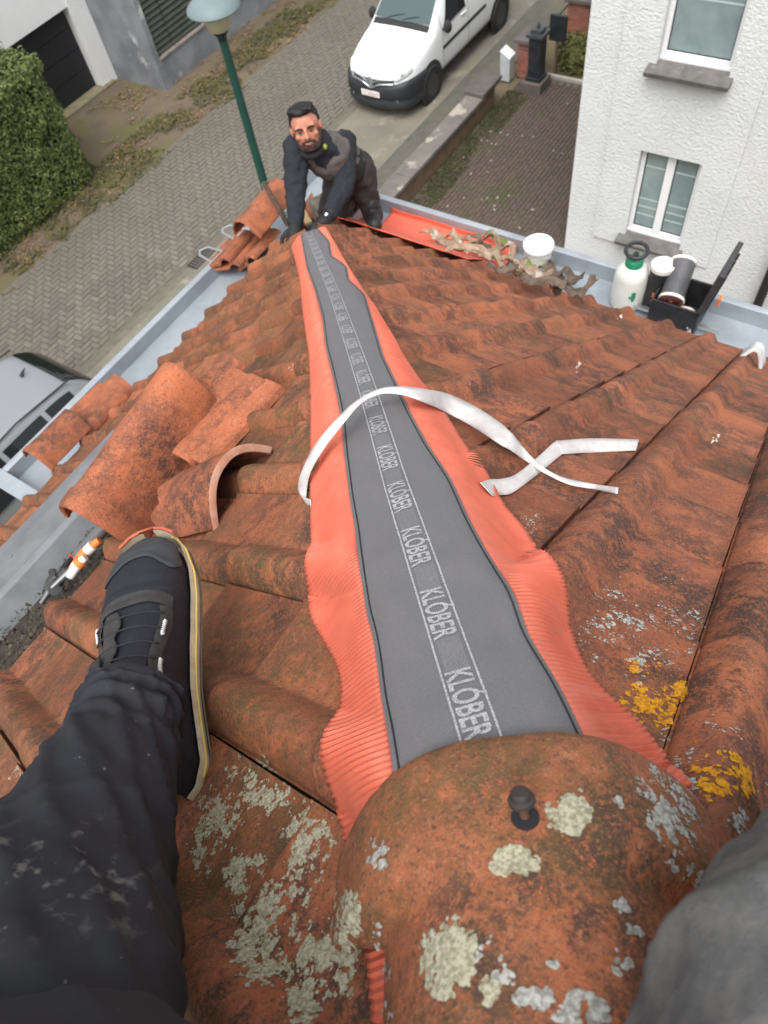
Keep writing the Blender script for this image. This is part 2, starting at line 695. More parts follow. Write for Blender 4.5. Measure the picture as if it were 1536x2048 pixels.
def gutter(name, sec, a0, a1, axis):
    mb = MB()
    n = len(sec)
    vs = []
    for a in (a0, a1):
        for (o, z) in sec:
            vs.append((a, o, z) if axis == 'x' else (o, a, z))
    fs = [(i, (i + 1) % n, n + (i + 1) % n, n + i) for i in range(n)]
    mb.add(vs, fs)
    return mb.build(name, ZINC, house, smooth=True, ang=35)


gL = gutter('gutter', gutter_sec(EL, FL_L, RZ_L, YR), XE, XR - 0.02, 'x')
gR = gutter('gutter', gutter_sec(ER, FL_R, RZ_R, XR), -1.6, YR - 0.03, 'y')
gL['label'] = 'pale zinc box gutter along the left eave with an open end'
gR['label'] = 'zinc box gutter along the right eave under the wide orange sheet'
# raised end of the left gutter
mb = MB()
mb.bb((XE - 0.012, EL - 0.02, FL_L - 0.02), (XE + 0.004, YR - 0.0, RZ_L + 0.012))
mb.bb((XE - 0.05, EL - 0.02, RZ_L + 0.006), (XE + 0.03, YR + 0.01, RZ_L + 0.018))
mb.build('gutter_end', ZINC, gL, bevel=0.003)
# brackets that stick out over the rim
for (px, py) in ((448, 462), (398, 505)):
    c = PZ(px + 22, py + 6, RZ_L)
    mb = MB()
    pts = [V((c.x - 0.05, YR, RZ_L + 0.012)), V((c.x - 0.035, YR + 0.10, RZ_L + 0.015)), V((c.x + 0.0, YR + 0.13, RZ_L + 0.01)), V((c.x + 0.04, YR + 0.10, RZ_L + 0.015)), V((c.x + 0.05, YR, RZ_L + 0.012))]
    for a, b in zip(pts[:-1], pts[1:]):
        d = (b - a)
        mb.box((a + b) / 2, (d.length + 0.008, 0.013, 0.005), frame(V((0, 0, 0)), d, V((0, 0, 1))).to_3x3())
    mb.build('bracket', STEEL, gL, bevel=0.002)
# grey metal upstand of the roof opening
mb = MB()
a0 = PL(0, 1281, -0.02)
yb = a0.y
# side profile in (down-slope, normal) from its uphill foot
prof = [(-0.005, -0.02), (0.0, 0.055), (0.012, 0.066), (0.20, 0.115), (0.215, 0.110), (0.215, -0.02)]
x1, x2 = -1.2, 0.60
vs = []
for xx in (x1, x2):
    for (d, n) in prof:
        o = V((xx, yb, zl_(yb)))
        vs.append(o + V((0, CT, -ST)) * d + NL * n)
k = len(prof)
mb.add(vs, [(i, i + 1, k + i + 1, k + i) for i in range(k - 1)] + [tuple(range(k)), tuple(range(2 * k - 1, k - 1, -1))])
up = mb.build('roof_upstand', ZINC_D, house, bevel=0.004)
up['label'] = 'grey metal upstand of the opening in the left slope'
for (d, n, x) in ((0.10, 0.092, 0.12), (0.10, 0.092, 0.36), (0.05, 0.079, -0.05)):
    o = V((x, yb, zl_(yb))) + V((0, CT, -ST)) * d + NL * (n + 0.001)
    MB().lathe([(0.004, 0), (0.004, 0.002), (0.002, 0.003)], 10, M.Translation(o) @ NL.to_track_quat('Z', 'Y').to_matrix().to_4x4()).build('rivet', STEEL, up)
# moss and grit in the channel above it
mb = MB()
rr = random.Random(4)


def crumbs(mb, cnt, fn, smin, smax, rr):
    for _ in range(cnt):
        c = fn()
        s_ = rr.uniform(smin, smax)
        q = [V((rr.uniform(-1, 1), rr.uniform(-1, 1), rr.uniform(-1, 1))).normalized() * s_ * rr.uniform(0.6, 1) for _ in range(4)]
        mb.add([c + p for p in q], [(0, 1, 2), (0, 2, 3), (0, 3, 1), (1, 3, 2)])


crumbs(mb, 2600, lambda: (lambda x, d: V((x, 1.08 + d, zl_(1.08 + d))) + NL * (rr.uniform(-0.02, 0.004) + 0.01 * noise.noise(V((x * 9, d * 20, 0)))))(rr.uniform(-0.6, 0.55), rr.uniform(-0.02, 0.33) ** 1.0), 0.003, 0.011, rr)
one('roof_debris', mb, DEBRIS, 'dark moss and grit lying in the channel beside the grey metal upstand', 'debris', kind='stuff')

# ------------------------------------------------------------------ hip coordinates
def hipxy(s, a):
    return ((R2 * s + DEL + R2 * a) / 2, (R2 * s - DEL - R2 * a) / 2)


def zdrape(x, y):
    """smooth upper envelope of the tiling, without course steps and joints"""
    zl, zr = -(DL + y * ST) / CT, -(DR + x * ST) / CT
    u = ((x - X0) / WL) % 1.0 if zl < zr else ((Y0 - y) / WR) % 1.0
    return min(zl, zr) + (max(0.0, tile_h(u)) * 1.05 + 0.011) / CT


def memz(s, a):
    """height of the sheet draped over hip and tiles"""
    x, y = hipxy(s, a)
    hx, hy = hipxy(s, 0)
    zc = zroof(hx, hy) + 0.038 - 0.010 * (1 - sst(0.06, 0.16, s))
    t = abs(a)
    top = zc - 0.9 * t * t - 0.06 * t
    low = lerp(zdrape(x, y) + 0.003, zroof(x, y) + 0.034 - 0.04 * t, 0.92 * sst(0.36, 0.60, s))
    f = sst(0.045, 0.125, t)
    z = max(lerp(top, low, f), low if t > 0.08 else -99, zdrape(x, y) - 0.010 * sst(0.36, 0.6, s) if t > 0.05 else -99)
    return lerp(z, zroof(x, y) + 0.012, sst(-0.03, 0.012, s) * (1 - sst(0.045, 0.08, s)) * sst(0.03, 0.07, t))


SF = 0.015   # the fleece ends under the hip tile


def hitmem(px, py):
    d = ray(px, py)
    lo, t = 0.2, 0.2
    while t < 9:
        p = d * t
        s, a = (p.x + p.y) / R2, (p.x - p.y - DEL) / R2
        if p.z < memz(s, a):
            hi = t
            for _ in range(24):
                m_ = (lo + hi) / 2
                p = d * m_
                if p.z < memz((p.x + p.y) / R2, (p.x - p.y - DEL) / R2):
                    hi = m_
                else:
                    lo = m_
            p = d * hi
            return ((p.x + p.y) / R2, (p.x - p.y - DEL) / R2)
        lo = t
        t += 0.01 + 0.003 * t
    return None


E_LO = [(735, 1900), (720, 1800), (691, 1674), (679, 1638), (664, 1595), (646, 1546), (637, 1516), (640, 1473), (661, 1449), (688, 1428), (690, 1400), (682, 1351), (661, 1312), (637, 1272), (617, 1230), (618, 1181), (621, 1100), (621, 980), (622, 816), (620, 717), (612, 667), (605, 618), (602, 568), (590, 519), (580, 489)]
E_LS = [(789, 1552), (777, 1467), (764, 1406), (757, 1345), (749, 1284), (734, 1230), (722, 1150), (710, 1053), (701, 1004), (690, 915), (684, 841), (671, 776), (652, 697), (645, 638), (632, 588), (614, 539), (602, 474)]
E_C = [(960, 1476), (878, 1228), (795, 980), (740, 796), (705, 690), (669, 588), (640, 520), (616, 464)]
E_RS = [(1154, 1449), (1136, 1412), (1112, 1364), (1081, 1315), (1054, 1272), (1042, 1230), (1026, 1187), (1002, 1151), (971, 1102), (941, 1047), (906, 969), (857, 895), (822, 831), (797, 776), (768, 717), (750, 657), (731, 593), (699, 563), (694, 536), (664, 514), (659, 484), (629, 452)]
E_RO = [(1440, 1690), (1385, 1600), (1309, 1485), (1282, 1449), (1246, 1418), (1197, 1382), (1172, 1345), (1154, 1303), (1142, 1260), (1135, 1224), (1133, 1163), (1105, 1126), (1057, 1071), (1026, 1029), (1010, 1020), (981, 959), (936, 900), (882, 816), (847, 771), (807, 712), (783, 667), (758, 628), (728, 583), (699, 539), (674, 494), (652, 457)]


def edge(pts):
    q = sorted([hitmem(*p) for p in pts])
    out = [q[0]]
    for a in q[1:]:
        if a[0] - out[-1][0] > 0.004:
            out.append(a)
    return out


def ev(e, s):
    if s <= e[0][0]:
        return e[0][1]
    if s >= e[-1][0]:
        return e[-1][1]
    lo, hi = 0, len(e) - 1
    while hi - lo > 1:
        m_ = (lo + hi) // 2
        if e[m_][0] <= s:
            lo = m_
        else:
            hi = m_
    a, b = e[lo], e[hi]
    return lerp(a[1], b[1], (s - a[0]) / (b[0] - a[0]))


def smooth_edge(e, w_):
    lo, hi = e[0][0], e[-1][0]
    n = int((hi - lo) / 0.008) + 2
    out = []
    for k in range(n):
        s = lo + (hi - lo) * k / (n - 1)
        q = [(ev(e, s + w_ * j / 6), math.exp(-(j / 3) ** 2)) for j in range(-6, 7)]
        out.append((s, sum(a * b for a, b in q) / sum(b for a, b in q)))
    return out


eLO, eLS, eC, eRS, eRO = [smooth_edge(edge(e), w_) for e, w_ in ((E_LO, 0.055), (E_LS, 0.03), (E_C, 0.03), (E_RS, 0.03), (E_RO, 0.045))]
S0, S1 = -0.16, min(eC[-1][0], eLS[-1][0] + 0.05)
memb = thing('hip_membrane', 'grey hip roll strip with printed white lettering and pleated orange edges along the hip', 'roofing membrane', V(hipxy(0.4, 0) + (zroof(*hipxy(0.4, 0)),)))


def mp(s, a, up=0.0):
    x, y = hipxy(s, a)
    return V((x, y, memz(s, a) + up))


NS = 420


def sfab(v):
    return SF + (S1 - SF) * (v ** 1.35)


def fab(u, v):
    s = sfab(v)
    a = lerp(ev(eLS, s), ev(eRS, s), u)
    w_ = 0.004 * noise.noise(V((s * 9, a * 22, 1.5))) + 0.0015 * noise.noise(V((s * 30, a * 50, 7)))
    e_ = min(u, 1 - u)
    return mp(s, a, 0.0055 + w_ * min(1, e_ * 6))


MB().grid(34, NS, fab).build('fabric_strip', FLEECE, memb, smooth='all')


def pleat(side):
    eI, eO = (eLS, eLO) if side < 0 else (eRS, eRO)
    # rows of pleats: crest, flank, valley, flank; 4.6 mm apart near the camera, wider far off
    rows = []
    s = S0
    k = 0
    while s < S1 + 0.02:
        pitch = 0.0054 if s < 1.3 else 0.0075
        for q in range(4):
            rows.append((s + pitch * q / 4, (0.5, 1.0, 0.5, 0.0)[q], k))
        s += pitch
        k += 1
    nu = 12
    vs, fs = [], []
    for (s_, ph, k) in rows:
        aI, aO = ev(eI, s_), ev(eO, s_)
        saw = (0.0006 if k % 2 else -0.0002)
        amp = 0.0036 * (1 + 0.5 * noise.noise(V((k * 0.37, side, 2))))
        for i in range(nu):
            u = i / (nu - 1)
            a = lerp(aI, aO + side * saw, u)
            sh = 0.006 * math.sin(s_ * 9 + side) * u
            lift = 0.006 * max(0.0, noise.noise(V((s_ * 4, u * 1.0, side * 5)))) * u
            vs.append(mp(s_ + sh, a, 0.003 + amp * ph * min(1, 0.25 + u * 2.5) + lift))
    for j in range(len(rows) - 1):
        for i in range(nu - 1):
            fs.append((j * nu + i, j * nu + i + 1, (j + 1) * nu + i + 1, (j + 1) * nu + i))
    MB().add(vs, fs).build('pleated_edge', ORANGE, memb, smooth=True, ang=60, solid=0.0006)


pleat(-1)
pleat(1)


def onstrip(name, a_fn, half, mat, up, s0, s1, n, nu=2):
    def fn(u, v):
        s = s0 + (s1 - s0) * v ** 1.35
        a = a_fn(s) + (u - 0.5) * 2 * half
        uu = (a - ev(eLS, s)) / max(1e-4, ev(eRS, s) - ev(eLS, s))
        w_ = 0.004 * noise.noise(V((s * 9, a * 22, 1.5))) + 0.0015 * noise.noise(V((s * 30, a * 50, 7)))
        e_ = max(0, min(uu, 1 - uu))
        return mp(s, a, 0.0055 + w_ * min(1, e_ * 6) + up)
    return MB().grid(nu, n, fn).build(name, mat, memb, smooth='all')


for sd_, e_ in ((1, eLS), (-1, eRS)):
    mb = MB()
    pts = []
    for k in range(300):
        s = SF + (S1 - SF) * (k / 299) ** 1.3
        pts.append(mp(s, ev(e_, s) + sd_ * 0.0045, 0.0066))
    mb.tube(pts, 0.0008, 6).build('seam_cord', CORD, memb, smooth='all')


def lineoff(s):
    return 0.0140 * (1 - 0.15 * sst(0.9, 3.0, s))


for sd_ in (-1, 1):
    onstrip('print_line', lambda s, q=sd_: ev(eC, s) + q * lineoff(s), 0.0009, PRINT, 0.0009, SF, S1 - 0.02, 300)


def text_mesh(body):
    c = bpy.data.curves.new('t', 'FONT')
    c.body = body
    c.resolution_u = 3
    c.offset = 0.022
    o = bpy.data.objects.new('t', c)
    COL.objects.link(o)
    bpy.context.view_layer.update()
    me = bpy.data.meshes.new_from_object(o.evaluated_get(bpy.context.evaluated_depsgraph_get()))
    bpy.data.objects.remove(o)
    bm = bmesh.new()
    bm.from_mesh(me)
    bmesh.ops.triangulate(bm, faces=bm.faces)
    for _ in range(2):
        bmesh.ops.subdivide_edges(bm, edges=[e for e in bm.edges if e.calc_length() > 0.12], cuts=1)
        bmesh.ops.triangulate(bm, faces=bm.faces)
    bm.to_mesh(me)
    bm.free()
    return me


tm = text_mesh('KL\u00d3BER')
xs = [v.co.x for v in tm.vertices]
ys = [v.co.y for v in tm.vertices]
tx0, tx1, ty1 = min(xs), max(xs), 0.73
# word: K lies farthest down the hip, the letters' tops point right
s_word = [hitmem(*q)[0] for q in ((935, 1408), (880, 1240), (838, 1115), (800, 1012), (770, 925), (748, 858), (735, 810))]
gap = (s_word[5] - s_word[0]) / 5
for k in range(26):
    sc_ = s_word[0] + gap * k
    if sc_ > S1 - 0.1:
        break
    me = tm.copy()
    Lw, Hw = gap * 0.64, 2 * lineoff(sc_) * 0.76
    for v in me.vertices:
        tx = (v.co.x - tx0) / (tx1 - tx0) - 0.5
        ty = v.co.y / ty1 - 0.5
        s = sc_ - tx * Lw
        a = ev(eC, s) + ty * Hw
        w_ = 0.004 * noise.noise(V((s * 9, a * 22, 1.5))) + 0.0015 * noise.noise(V((s * 30, a * 50, 7)))
        v.co = mp(s, a, 0.0055 + w_ + 0.0009)
    me.update()
    link('lettering', me, PRINT, memb)
    onstrip('faint_print', lambda s: ev(eC, s), Hw * 0.48, PRINT_F, 0.0006, sc_ + gap * 0.32, sc_ + gap * 0.68, 8, 4)
# ------------------------------------------------------------------ clay hip tiles
D_H = V((1, 1, -math.tan(TH))).normalized()
A_H = V((1, -1, 0)).normalized()
N_H = A_H.cross(D_H).normalized()
if N_H.z < 0:
    N_H = -N_H


def hip_tile_mesh(L, w, top, edge_, collar=0.085, cw=0.016, nose=0.02, pw=2.3, seed=1, tap=0.0, ragged=0.0, ny=41, nx=36):
    """half-round hip tile; x from 0 (front, collar end) back to -L, arch in y-z"""
    mb = MB()

    def fn(u, v):
        y = (u - 0.5) * 2
        x = -L * v
        k = sst(collar - 0.007, collar + 0.007, -x) if collar else 1.0
        wd = (w + cw * (1 - k)) * (1 - tap * v)
        zt = top + 0.003 * (1 - k)
        ze = edge_ - 0.018 * (1 - k) * (1 if collar > 0.06 else 0)
        z = zt - (zt - ze) * abs(y) ** pw
        xx = x - nose * (abs(y) ** 2.2) * (1 - v) ** 3
        # rounded lip at the front
        if v < 0.02:
            z -= 0.006 * (1 - v / 0.02) ** 2
        z += 0.0022 * noise.noise(V((x * 14 + seed, y * 3, seed)))
        if ragged:
            xx += ragged * (noise.noise(V((y * 2.2, seed, 3))) + 0.5 * noise.noise(V((y * 7, seed, 9)))) * v ** 3
        return V((xx, y * wd, z))
    mb.grid(ny, nx, fn)
    return mb


def place_hip_tile(mb, name, mat, parent=None, local=True):
    o = mb.build(name, mat, parent, smooth='all', local=local)
    m = o.modifiers.new('thickness', 'SOLIDIFY')
    m.thickness = 0.013
    m.offset = -1
    b = o.modifiers.new('edge', 'BEVEL')
    b.width = 0.003
    b.segments = 2
    b.limit_method = 'ANGLE'
    b.angle_limit = rad(50)
    return o


HTOP = 0.048
rot = M.Rotation(rad(-9), 3, N_H)
x_, y_ = hipxy(0.098, 0.010)
hipO = V((x_, y_, zroof(*hipxy(0.098, 0.0))))
HT = frame(hipO, rot @ D_H, N_H)
ht = thing('hip_tile', 'large lichen-spotted clay hip tile laid over the near end of the grey strip', 'roof tile', HT)
htm = hip_tile_mesh(0.47, 0.093, HTOP, -0.020, 0.085, 0.041, 0.012, seed=2.3, pw=2.9)
hto = place_hip_tile(htm, 'tile_body', T_HIP, ht)
TRI.append((htm.mesh('tmp'), HT))
# screw with rubber cap in its hole
rd_ = ray(1050, 1632)
pn = rd_ * ((hipO + N_H * HTOP).dot(N_H) / rd_.dot(N_H))
loc = HT.inverted() @ pn
zt = HTOP + 0.003
MB().lathe([(0.0085, 0), (0.0085, 0.0008)], 18, M.Translation((loc.x - 0.004, loc.y, zt + 0.0005))).build('screw_hole', CORD, ht, local=True)
ax = (V((0.18, 0.02, 1))).normalized().to_track_quat('Z', 'Y').to_matrix().to_4x4()
b0 = M.Translation((loc.x - 0.004, loc.y, zt - 0.004)) @ ax
sc = MB().lathe([(0.0030, 0), (0.0030, 0.020)], 14, b0).build('screw', RUST, ht, smooth=True, local=True)
MB().lathe([(0.0060, 0.014), (0.0082, 0.0155), (0.0082, 0.0178), (0.0062, 0.019), (0.0060, 0.022), (0.0052, 0.0234), (0.001, 0.0237)], 20, b0).build('rubber_washer', pm('cap', (0.04, 0.032, 0.03), rough=0.6), sc, smooth=True, local=True)


def onL(x, y, o):
    return V((x, y, zl_(y))) + NL * o


DSL = V((0, CT, -ST))
# stack of old tiles on the left slope with a hip tile across it
flat = tile_mesh('loose_tile', 0.20, 31)
flat.materials.append(T_STACK)


def loose(name, mx, label, group=None, mat=None):
    me = flat
    if mat is not None:
        me = flat.copy()
        me.materials.clear()
        me.materials.append(mat)
    o = bpy.data.objects.new(name, me)
    COL.objects.link(o)
    o.matrix_world = mx
    XF[o.name] = mx.copy()
    return setp(o, label, 'roof tile', group)


names = ['old roof tile at the bottom of the pile under the long hip tile', 'old roof tile second from the bottom of the pile under the long hip tile',
         'old roof tile third from the bottom of the pile under the long hip tile', 'bright orange roof tile on top of the pile behind the long hip tile']
for k in range(4):
    c = onL(0.45 + 0.012 * k + (0.03 if k == 3 else 0), 0.875 + 0.030 * k, 0.030 + 0.028 * k)
    # tile lies with its length along the slope's x, lower edge towards +x
    xa = (V((0, -1, 0.0)) * CT + V((0, 0, 1)) * ST) * -1.0
    xa = (DSL + V((1, 0, 0)) * (0.05 * k - 0.06)).normalized()
    ya = NL.cross(xa)
    mx = M(((xa.x, ya.x, NL.x, c.x), (xa.y, ya.y, NL.y, c.y), (xa.z, ya.z, NL.z, c.z), (0, 0, 0, 1)))
    # local y (down the tile) ends up along +x of the world
    mx = mx @ M.Translation((0, 0.02 * k, 0))
    loose('loose_tile', mx, names[k])
hx_ = (V((-1, 0, 0)) - NL * 0.13).normalized()
zt_b = (NL * 0.55 - ray(275, 915) * 0.75).normalized()
BT = frame(onL(0.225, 0.985, 0.095), hx_, zt_b)
t_ = thing('hip_tile', 'long hip tile lying across the pile of old tiles above the shoe', 'roof tile', BT)
place_hip_tile(hip_tile_mesh(0.375, 0.096, 0.105, -0.04, 0.05, 0.010, 0.004, seed=5.1, pw=2.0), 'tile_body', T_STACK, t_)
# broken hip tile, open end to the right
BB = frame(onL(0.405, 0.70, 0.015), (-DSL + V((0.22, 0, 0))).normalized(), NL)
t_ = thing('broken_hip_tile', 'broken piece of hip tile with a pale chipped edge beside the shoe tip', 'roof tile', BB)
bb_ = hip_tile_mesh(0.22, 0.105, 0.068, 0.0, 0.0, 0.0, 0.01, seed=8.2, ragged=0.05, tap=0.12)
o_ = place_hip_tile(bb_, 'tile_body', T_STACK, t_)
me = MB()
pts = []
for k in range(31):
    y = (k / 30 - 0.5) * 2
    pts.append((y * 0.105, 0.068 - 0.068 * abs(y) ** 2.3))
vs, fs = [], []
for k, (a, b) in enumerate(pts):
    n2 = V((0, a, b * 1.2 + 0.02)).normalized()
    r_ = 0.0015 * noise.noise(V((k * 0.9, 2, 2)))
    vs += [V((0.0025 + r_ - 0.01 * (abs(a) / 0.105) ** 2.2, a, b)) - n2 * (-0.0005), V((0.004 + r_ - 0.01 * (abs(a) / 0.105) ** 2.2, a, b - 0.001)) - n2 * 0.006, V((0.002 - 0.01 * (abs(a) / 0.105) ** 2.2, a, b - 0.001)) - n2 * 0.0135]
for k in range(30):
    for q in range(2):
        fs.append((k * 3 + q, k * 3 + q + 1, k * 3 + q + 4, k * 3 + q + 3))
me.add(vs, fs).build('broken_face', T_RAW, t_, smooth=True, local=True)['label'] = 'pale chipped clay edge'
# tiles piled at the gutter end
for k in range(4):
    xa, ya = V((0, 1, 0)), V((-1, 0, 0))
    c = V((0.80 + 0.006 * k, 2.47 + 0.01 * k, -2.60 + 0.035 * k))
    mx = M(((xa.x, ya.x, 0, c.x), (xa.y, ya.y, 0, c.y), (0, 0, 1, c.z), (0, 0, 0, 1)))
    loose('loose_tile', mx, ['lowest tile of the small pile at the open gutter end', 'second lowest tile of the small pile at the open gutter end', 'second highest tile of the small pile at the open gutter end', 'topmost flat tile of the small pile at the open gutter end'][k])
t_ = thing('hip_tile', 'short hip tile crowning the small pile at the open gutter end', 'roof tile', frame(V((0.58, 2.60, -2.47)), V((-1, 0.0, 0.0)), V((0, 0.1, 1))))
place_hip_tile(hip_tile_mesh(0.27, 0.10, 0.07, -0.01, 0.03, 0.006, 0.0, seed=9), 'tile_body', T_STACK, t_)
t_ = thing('hip_tile', 'dark red hip tile resting in the left gutter behind the long hip tile', 'roof tile', frame(V((0.90, 2.66, -2.60)), V((-1, 0.05, 0)), V((0, 0.05, 1))))
place_hip_tile(hip_tile_mesh(0.26, 0.11, 0.10, 0.0, 0.02, 0.004, 0.0, seed=11), 'tile_body', T_STACK, t_)
# tiles dumped in the gutter corner next to the worker
c0 = PZ(520, 440, -2.55)
t_ = thing('hip_tile', 'hip tile leaning on the gutter rim below the lamp post', 'roof tile', frame(PZ(492, 470, -2.52), V((-1, 0.02, -0.1)), V((0, 0.2, 1))))
place_hip_tile(hip_tile_mesh(0.36, 0.105, 0.09, -0.01, 0.03, 0.008, 0.0, seed=12), 'tile_body', T_STACK, t_)
labs = ['upturned tile at the near end of the heap in the left gutter', 'second tile of the heap in the left gutter', 'tile with its edge up in the heap in the left gutter', 'tile slid under the heap in the left gutter']
for k, (px, py, z, rz, tilt) in enumerate(((455, 525, -2.60, 10, 25), (475, 535, -2.64, 14, 15), (505, 520, -2.60, 5, 40), (480, 510, -2.68, -6, 8))):
    c = PZ(px, py, z)
    mx = M.Translation(c) @ M.Rotation(rad(rz + 90), 4, 'Z') @ M.Rotation(rad(tilt), 4, 'Y') @ M.Translation((-0.02, 0.0, 0))
    loose('loose_tile', mx, labs[k])
labs = ['tile propped upright between the legs of the kneeling worker', 'broken tile under the left arm of the kneeling worker', 'tile lying behind the hands of the kneeling worker']
for k, (px, py, z, rz, tx, ty) in enumerate(((722, 448, -2.80, 60, -70, 0), (640, 410, -2.60, 20, -30, 20), (655, 440, -2.62, 60, -20, 0))):
    c = PZ(px, py, z)
    loose('loose_tile', M.Translation(c) @ M.Rotation(rad(rz), 4, 'Z') @ M.Rotation(rad(tx), 4, 'X') @ M.Rotation(rad(ty), 4, 'Y'), labs[k])
t_ = thing('tile_fragment', 'curved tile fragment standing behind the front arm of the kneeling worker', 'tile fragment', frame(PZ(640, 405, -2.55), V((0.4, -0.5, 0.7)), V((-0.6, -0.5, 0.6))))
place_hip_tile(hip_tile_mesh(0.16, 0.07, 0.03, -0.02, 0.0, 0, 0.0, seed=15, ragged=0.06), 'tile_body', terracotta('clay_mossy', 0.3, 1.2), t_)

# ------------------------------------------------------------------ hammer and pliers in the channel
a, b = onL(0.262, 1.185, 0.03), onL(0.118, 1.225, 0.02)
hm_ = thing('hammer', 'hammer with grey handle and red band lying below the long hip tile', 'hammer', b)
d = (b - a)
MB().tube([a - d * 0.35, a + d * 0.35, a + d * 0.66], [0.0165, 0.0165, 0.014], 14).build('handle', pm('grey_grip', (0.10, 0.10, 0.105), rough=0.6), hm_, smooth=True)
MB().tube([a + d * 0.50, a + d * 0.56], 0.0172, 14).build('handle_band', RED, hm_, smooth=True)
MB().tube([a + d * 0.64, b], [0.013, 0.010], 12).build('neck', BLACKP, hm_, smooth=True)
hd = MB()
side_ = d.normalized().cross(NL).normalized()
hd.box(b, (0.03, 0.03, 0.03), frame(V((0, 0, 0)), side_, NL).to_3x3())
hd.tube([b - side_ * 0.02, b - side_ * 0.055], [0.012, 0.015], 12)
hd.tube([b + side_ * 0.01, b + side_ * 0.05 + NL * 0.012, b + side_ * 0.08 + NL * 0.004], [0.013, 0.009, 0.003], 10)
hd.tube([b, b + d.normalized() * 0.06 - NL * 0.01], [0.012, 0.007], 10)
hd.build('hammer_head', pm('dark_steel', (0.16, 0.16, 0.165), rough=0.35, metal=0.8), hm_, smooth=True)
pl = thing('pliers', 'pliers with orange and white grips beside the hammer', 'pliers', onL(0.185, 1.10, 0.03))
for k, (u, v_, mat) in enumerate((((0.155, 1.13), (0.235, 1.085), ORP), ((0.135, 1.10), (0.185, 1.075), WHITEP))):
    p0, p1 = onL(u[0], u[1], 0.035), onL(v_[0], v_[1], 0.045)
    h_ = MB().tube([p0, p0.lerp(p1, 0.5) + NL * 0.004, p1], [0.009, 0.012, 0.008], 12).build('handle', mat, pl, smooth=True)
    MB().tube([p1.lerp(p0, 0.42) + NL * 0.002, p1.lerp(p0, 0.2) + NL * 0.002], 0.0125, 12).build('grip_band', WHITEP if k == 0 else ORP, h_, smooth=True)
MB().tube([onL(0.155, 1.13, 0.035), onL(0.10, 1.17, 0.03)], [0.008, 0.005], 8).build('jaw', STEEL, pl, smooth=True)
MB().tube([onL(0.20, 1.21, 0.03), onL(0.155, 1.19, 0.035)], [0.008, 0.008], 10).build('jaw', BLACKP, pl, smooth=True)

# ------------------------------------------------------------------ paper release strips
def surfz(x, y):
    s, a = (x + y) / R2, (x - y - DEL) / R2
    if S0 < s < S1 and ev(eLO, s) < a < ev(eRO, s):
        return memz(s, a) + 0.010
    return ztile(x, y)


def surf_t(px, py):
    d = ray(px, py)
    lo = t = 0.3
    while t < 9:
        p = d * t
        if p.z < surfz(p.x, p.y):
            return t
        t += 0.006
    return t


def rib(name, ea, eb, lifts, label):
    n = len(ea)
    A, B = [], []
    for k in range(n):
        q = []
        tm_ = [surf_t(*ea[k]), surf_t(*eb[k])]
        tm__ = min(tm_)
        for (p, t) in ((ea[k], tm_[0]), (eb[k], tm_[1])):
            t = lerp(t, tm__, 0.6)
            q.append(P(p[0], p[1], t - 0.008 - lifts[k]))
        A.append(q[0])
        B.append(q[1])

    def cr(L_, u):
        f = u * (n - 1)
        i = min(int(f), n - 2)
        t = f - i
        p0, p1, p2, p3 = L_[max(i - 1, 0)], L_[i], L_[i + 1], L_[min(i + 2, n - 1)]
        return 0.5 * ((2 * p1) + (p2 - p0) * t + (2 * p0 - 5 * p1 + 4 * p2 - p3) * t * t + (3 * p1 - p0 - 3 * p2 + p3) * t ** 3)
    mb = MB().grid(4, 110, lambda u, v: cr(A, v).lerp(cr(B, v), u))
    o = mb.build(name, PAPER, None, smooth='all', solid=0.0007)
    return setp(o, label, 'paper strip')


ea = [(622, 1000), (600, 988), (596, 972), (603, 943), (627, 894), (666, 846), (709, 804), (757, 778), (803, 773), (849, 778), (897, 788), (945, 810), (994, 841), (1022, 865), (1042, 889), (1071, 921), (1114, 950), (1177, 966), (1237, 975)]
eb = [(622, 1012), (613, 1008), (613, 985), (622, 943), (652, 892), (691, 842), (724, 806), (762, 788), (806, 790), (849, 805), (897, 827), (945, 853), (994, 885), (1022, 901), (1056, 925), (1086, 945), (1138, 969), (1186, 978), (1235, 988)]
lf = [-0.012, 0.0, 0.01, 0.03, 0.055, 0.075, 0.08, 0.07, 0.06, 0.06, 0.06, 0.055, 0.045, 0.035, 0.025, 0.02, 0.02, 0.02, 0.02]
rib('paper_strip', ea, eb, lf, 'long white paper strip arching in a loop over the grey membrane')
ea = [(960, 965), (979, 959), (1008, 957), (1034, 947), (1071, 918), (1109, 884), (1124, 881), (1186, 877), (1278, 879)]
eb = [(985, 992), (1001, 990), (1022, 987), (1046, 971), (1080, 945), (1121, 911), (1130, 908), (1186, 905), (1272, 901)]
rib('paper_strip', ea, eb, [-0.004, 0.0, 0.002, 0.003, 0.004, 0.006, 0.004, 0.004, 0.008], 'short folded white paper strip lying flat on the right slope')

# ------------------------------------------------------------------ right gutter: orange sheet, buckets, tools, rubble
ya, yb2 = PZ(1047, 490, FL_R).y, PZ(775, 440, FL_R).y


def sheet(u, v):
    y = lerp(ya, yb2, v)
    prof = [(ER - 0.17, None), (ER - 0.01, None), (ER + 0.015, FL_R + 0.05), (XR - 0.055, FL_R + 0.012), (XR - 0.045, FL_R + 0.02), (XR - 0.040, RZ_R - 0.025)]
    f = u * 5
    i = min(int(f), 4)
    q = []
    for (x, z) in (prof[i], prof[i + 1]):
        q.append(V((x, y, (ztile(x, y) * 0 + zr_(x) + 0.058) if z is None else z)))
    p = q[0].lerp(q[1], f - i)
    p.z += 0.006 * noise.noise(V((p.x * 6, p.y * 9, 3)))
    p.y += 0.02 * noise.noise(V((p.x * 5, v * 2, 6))) * (1 if v < 0.1 or v > 0.9 else 0)
    return p


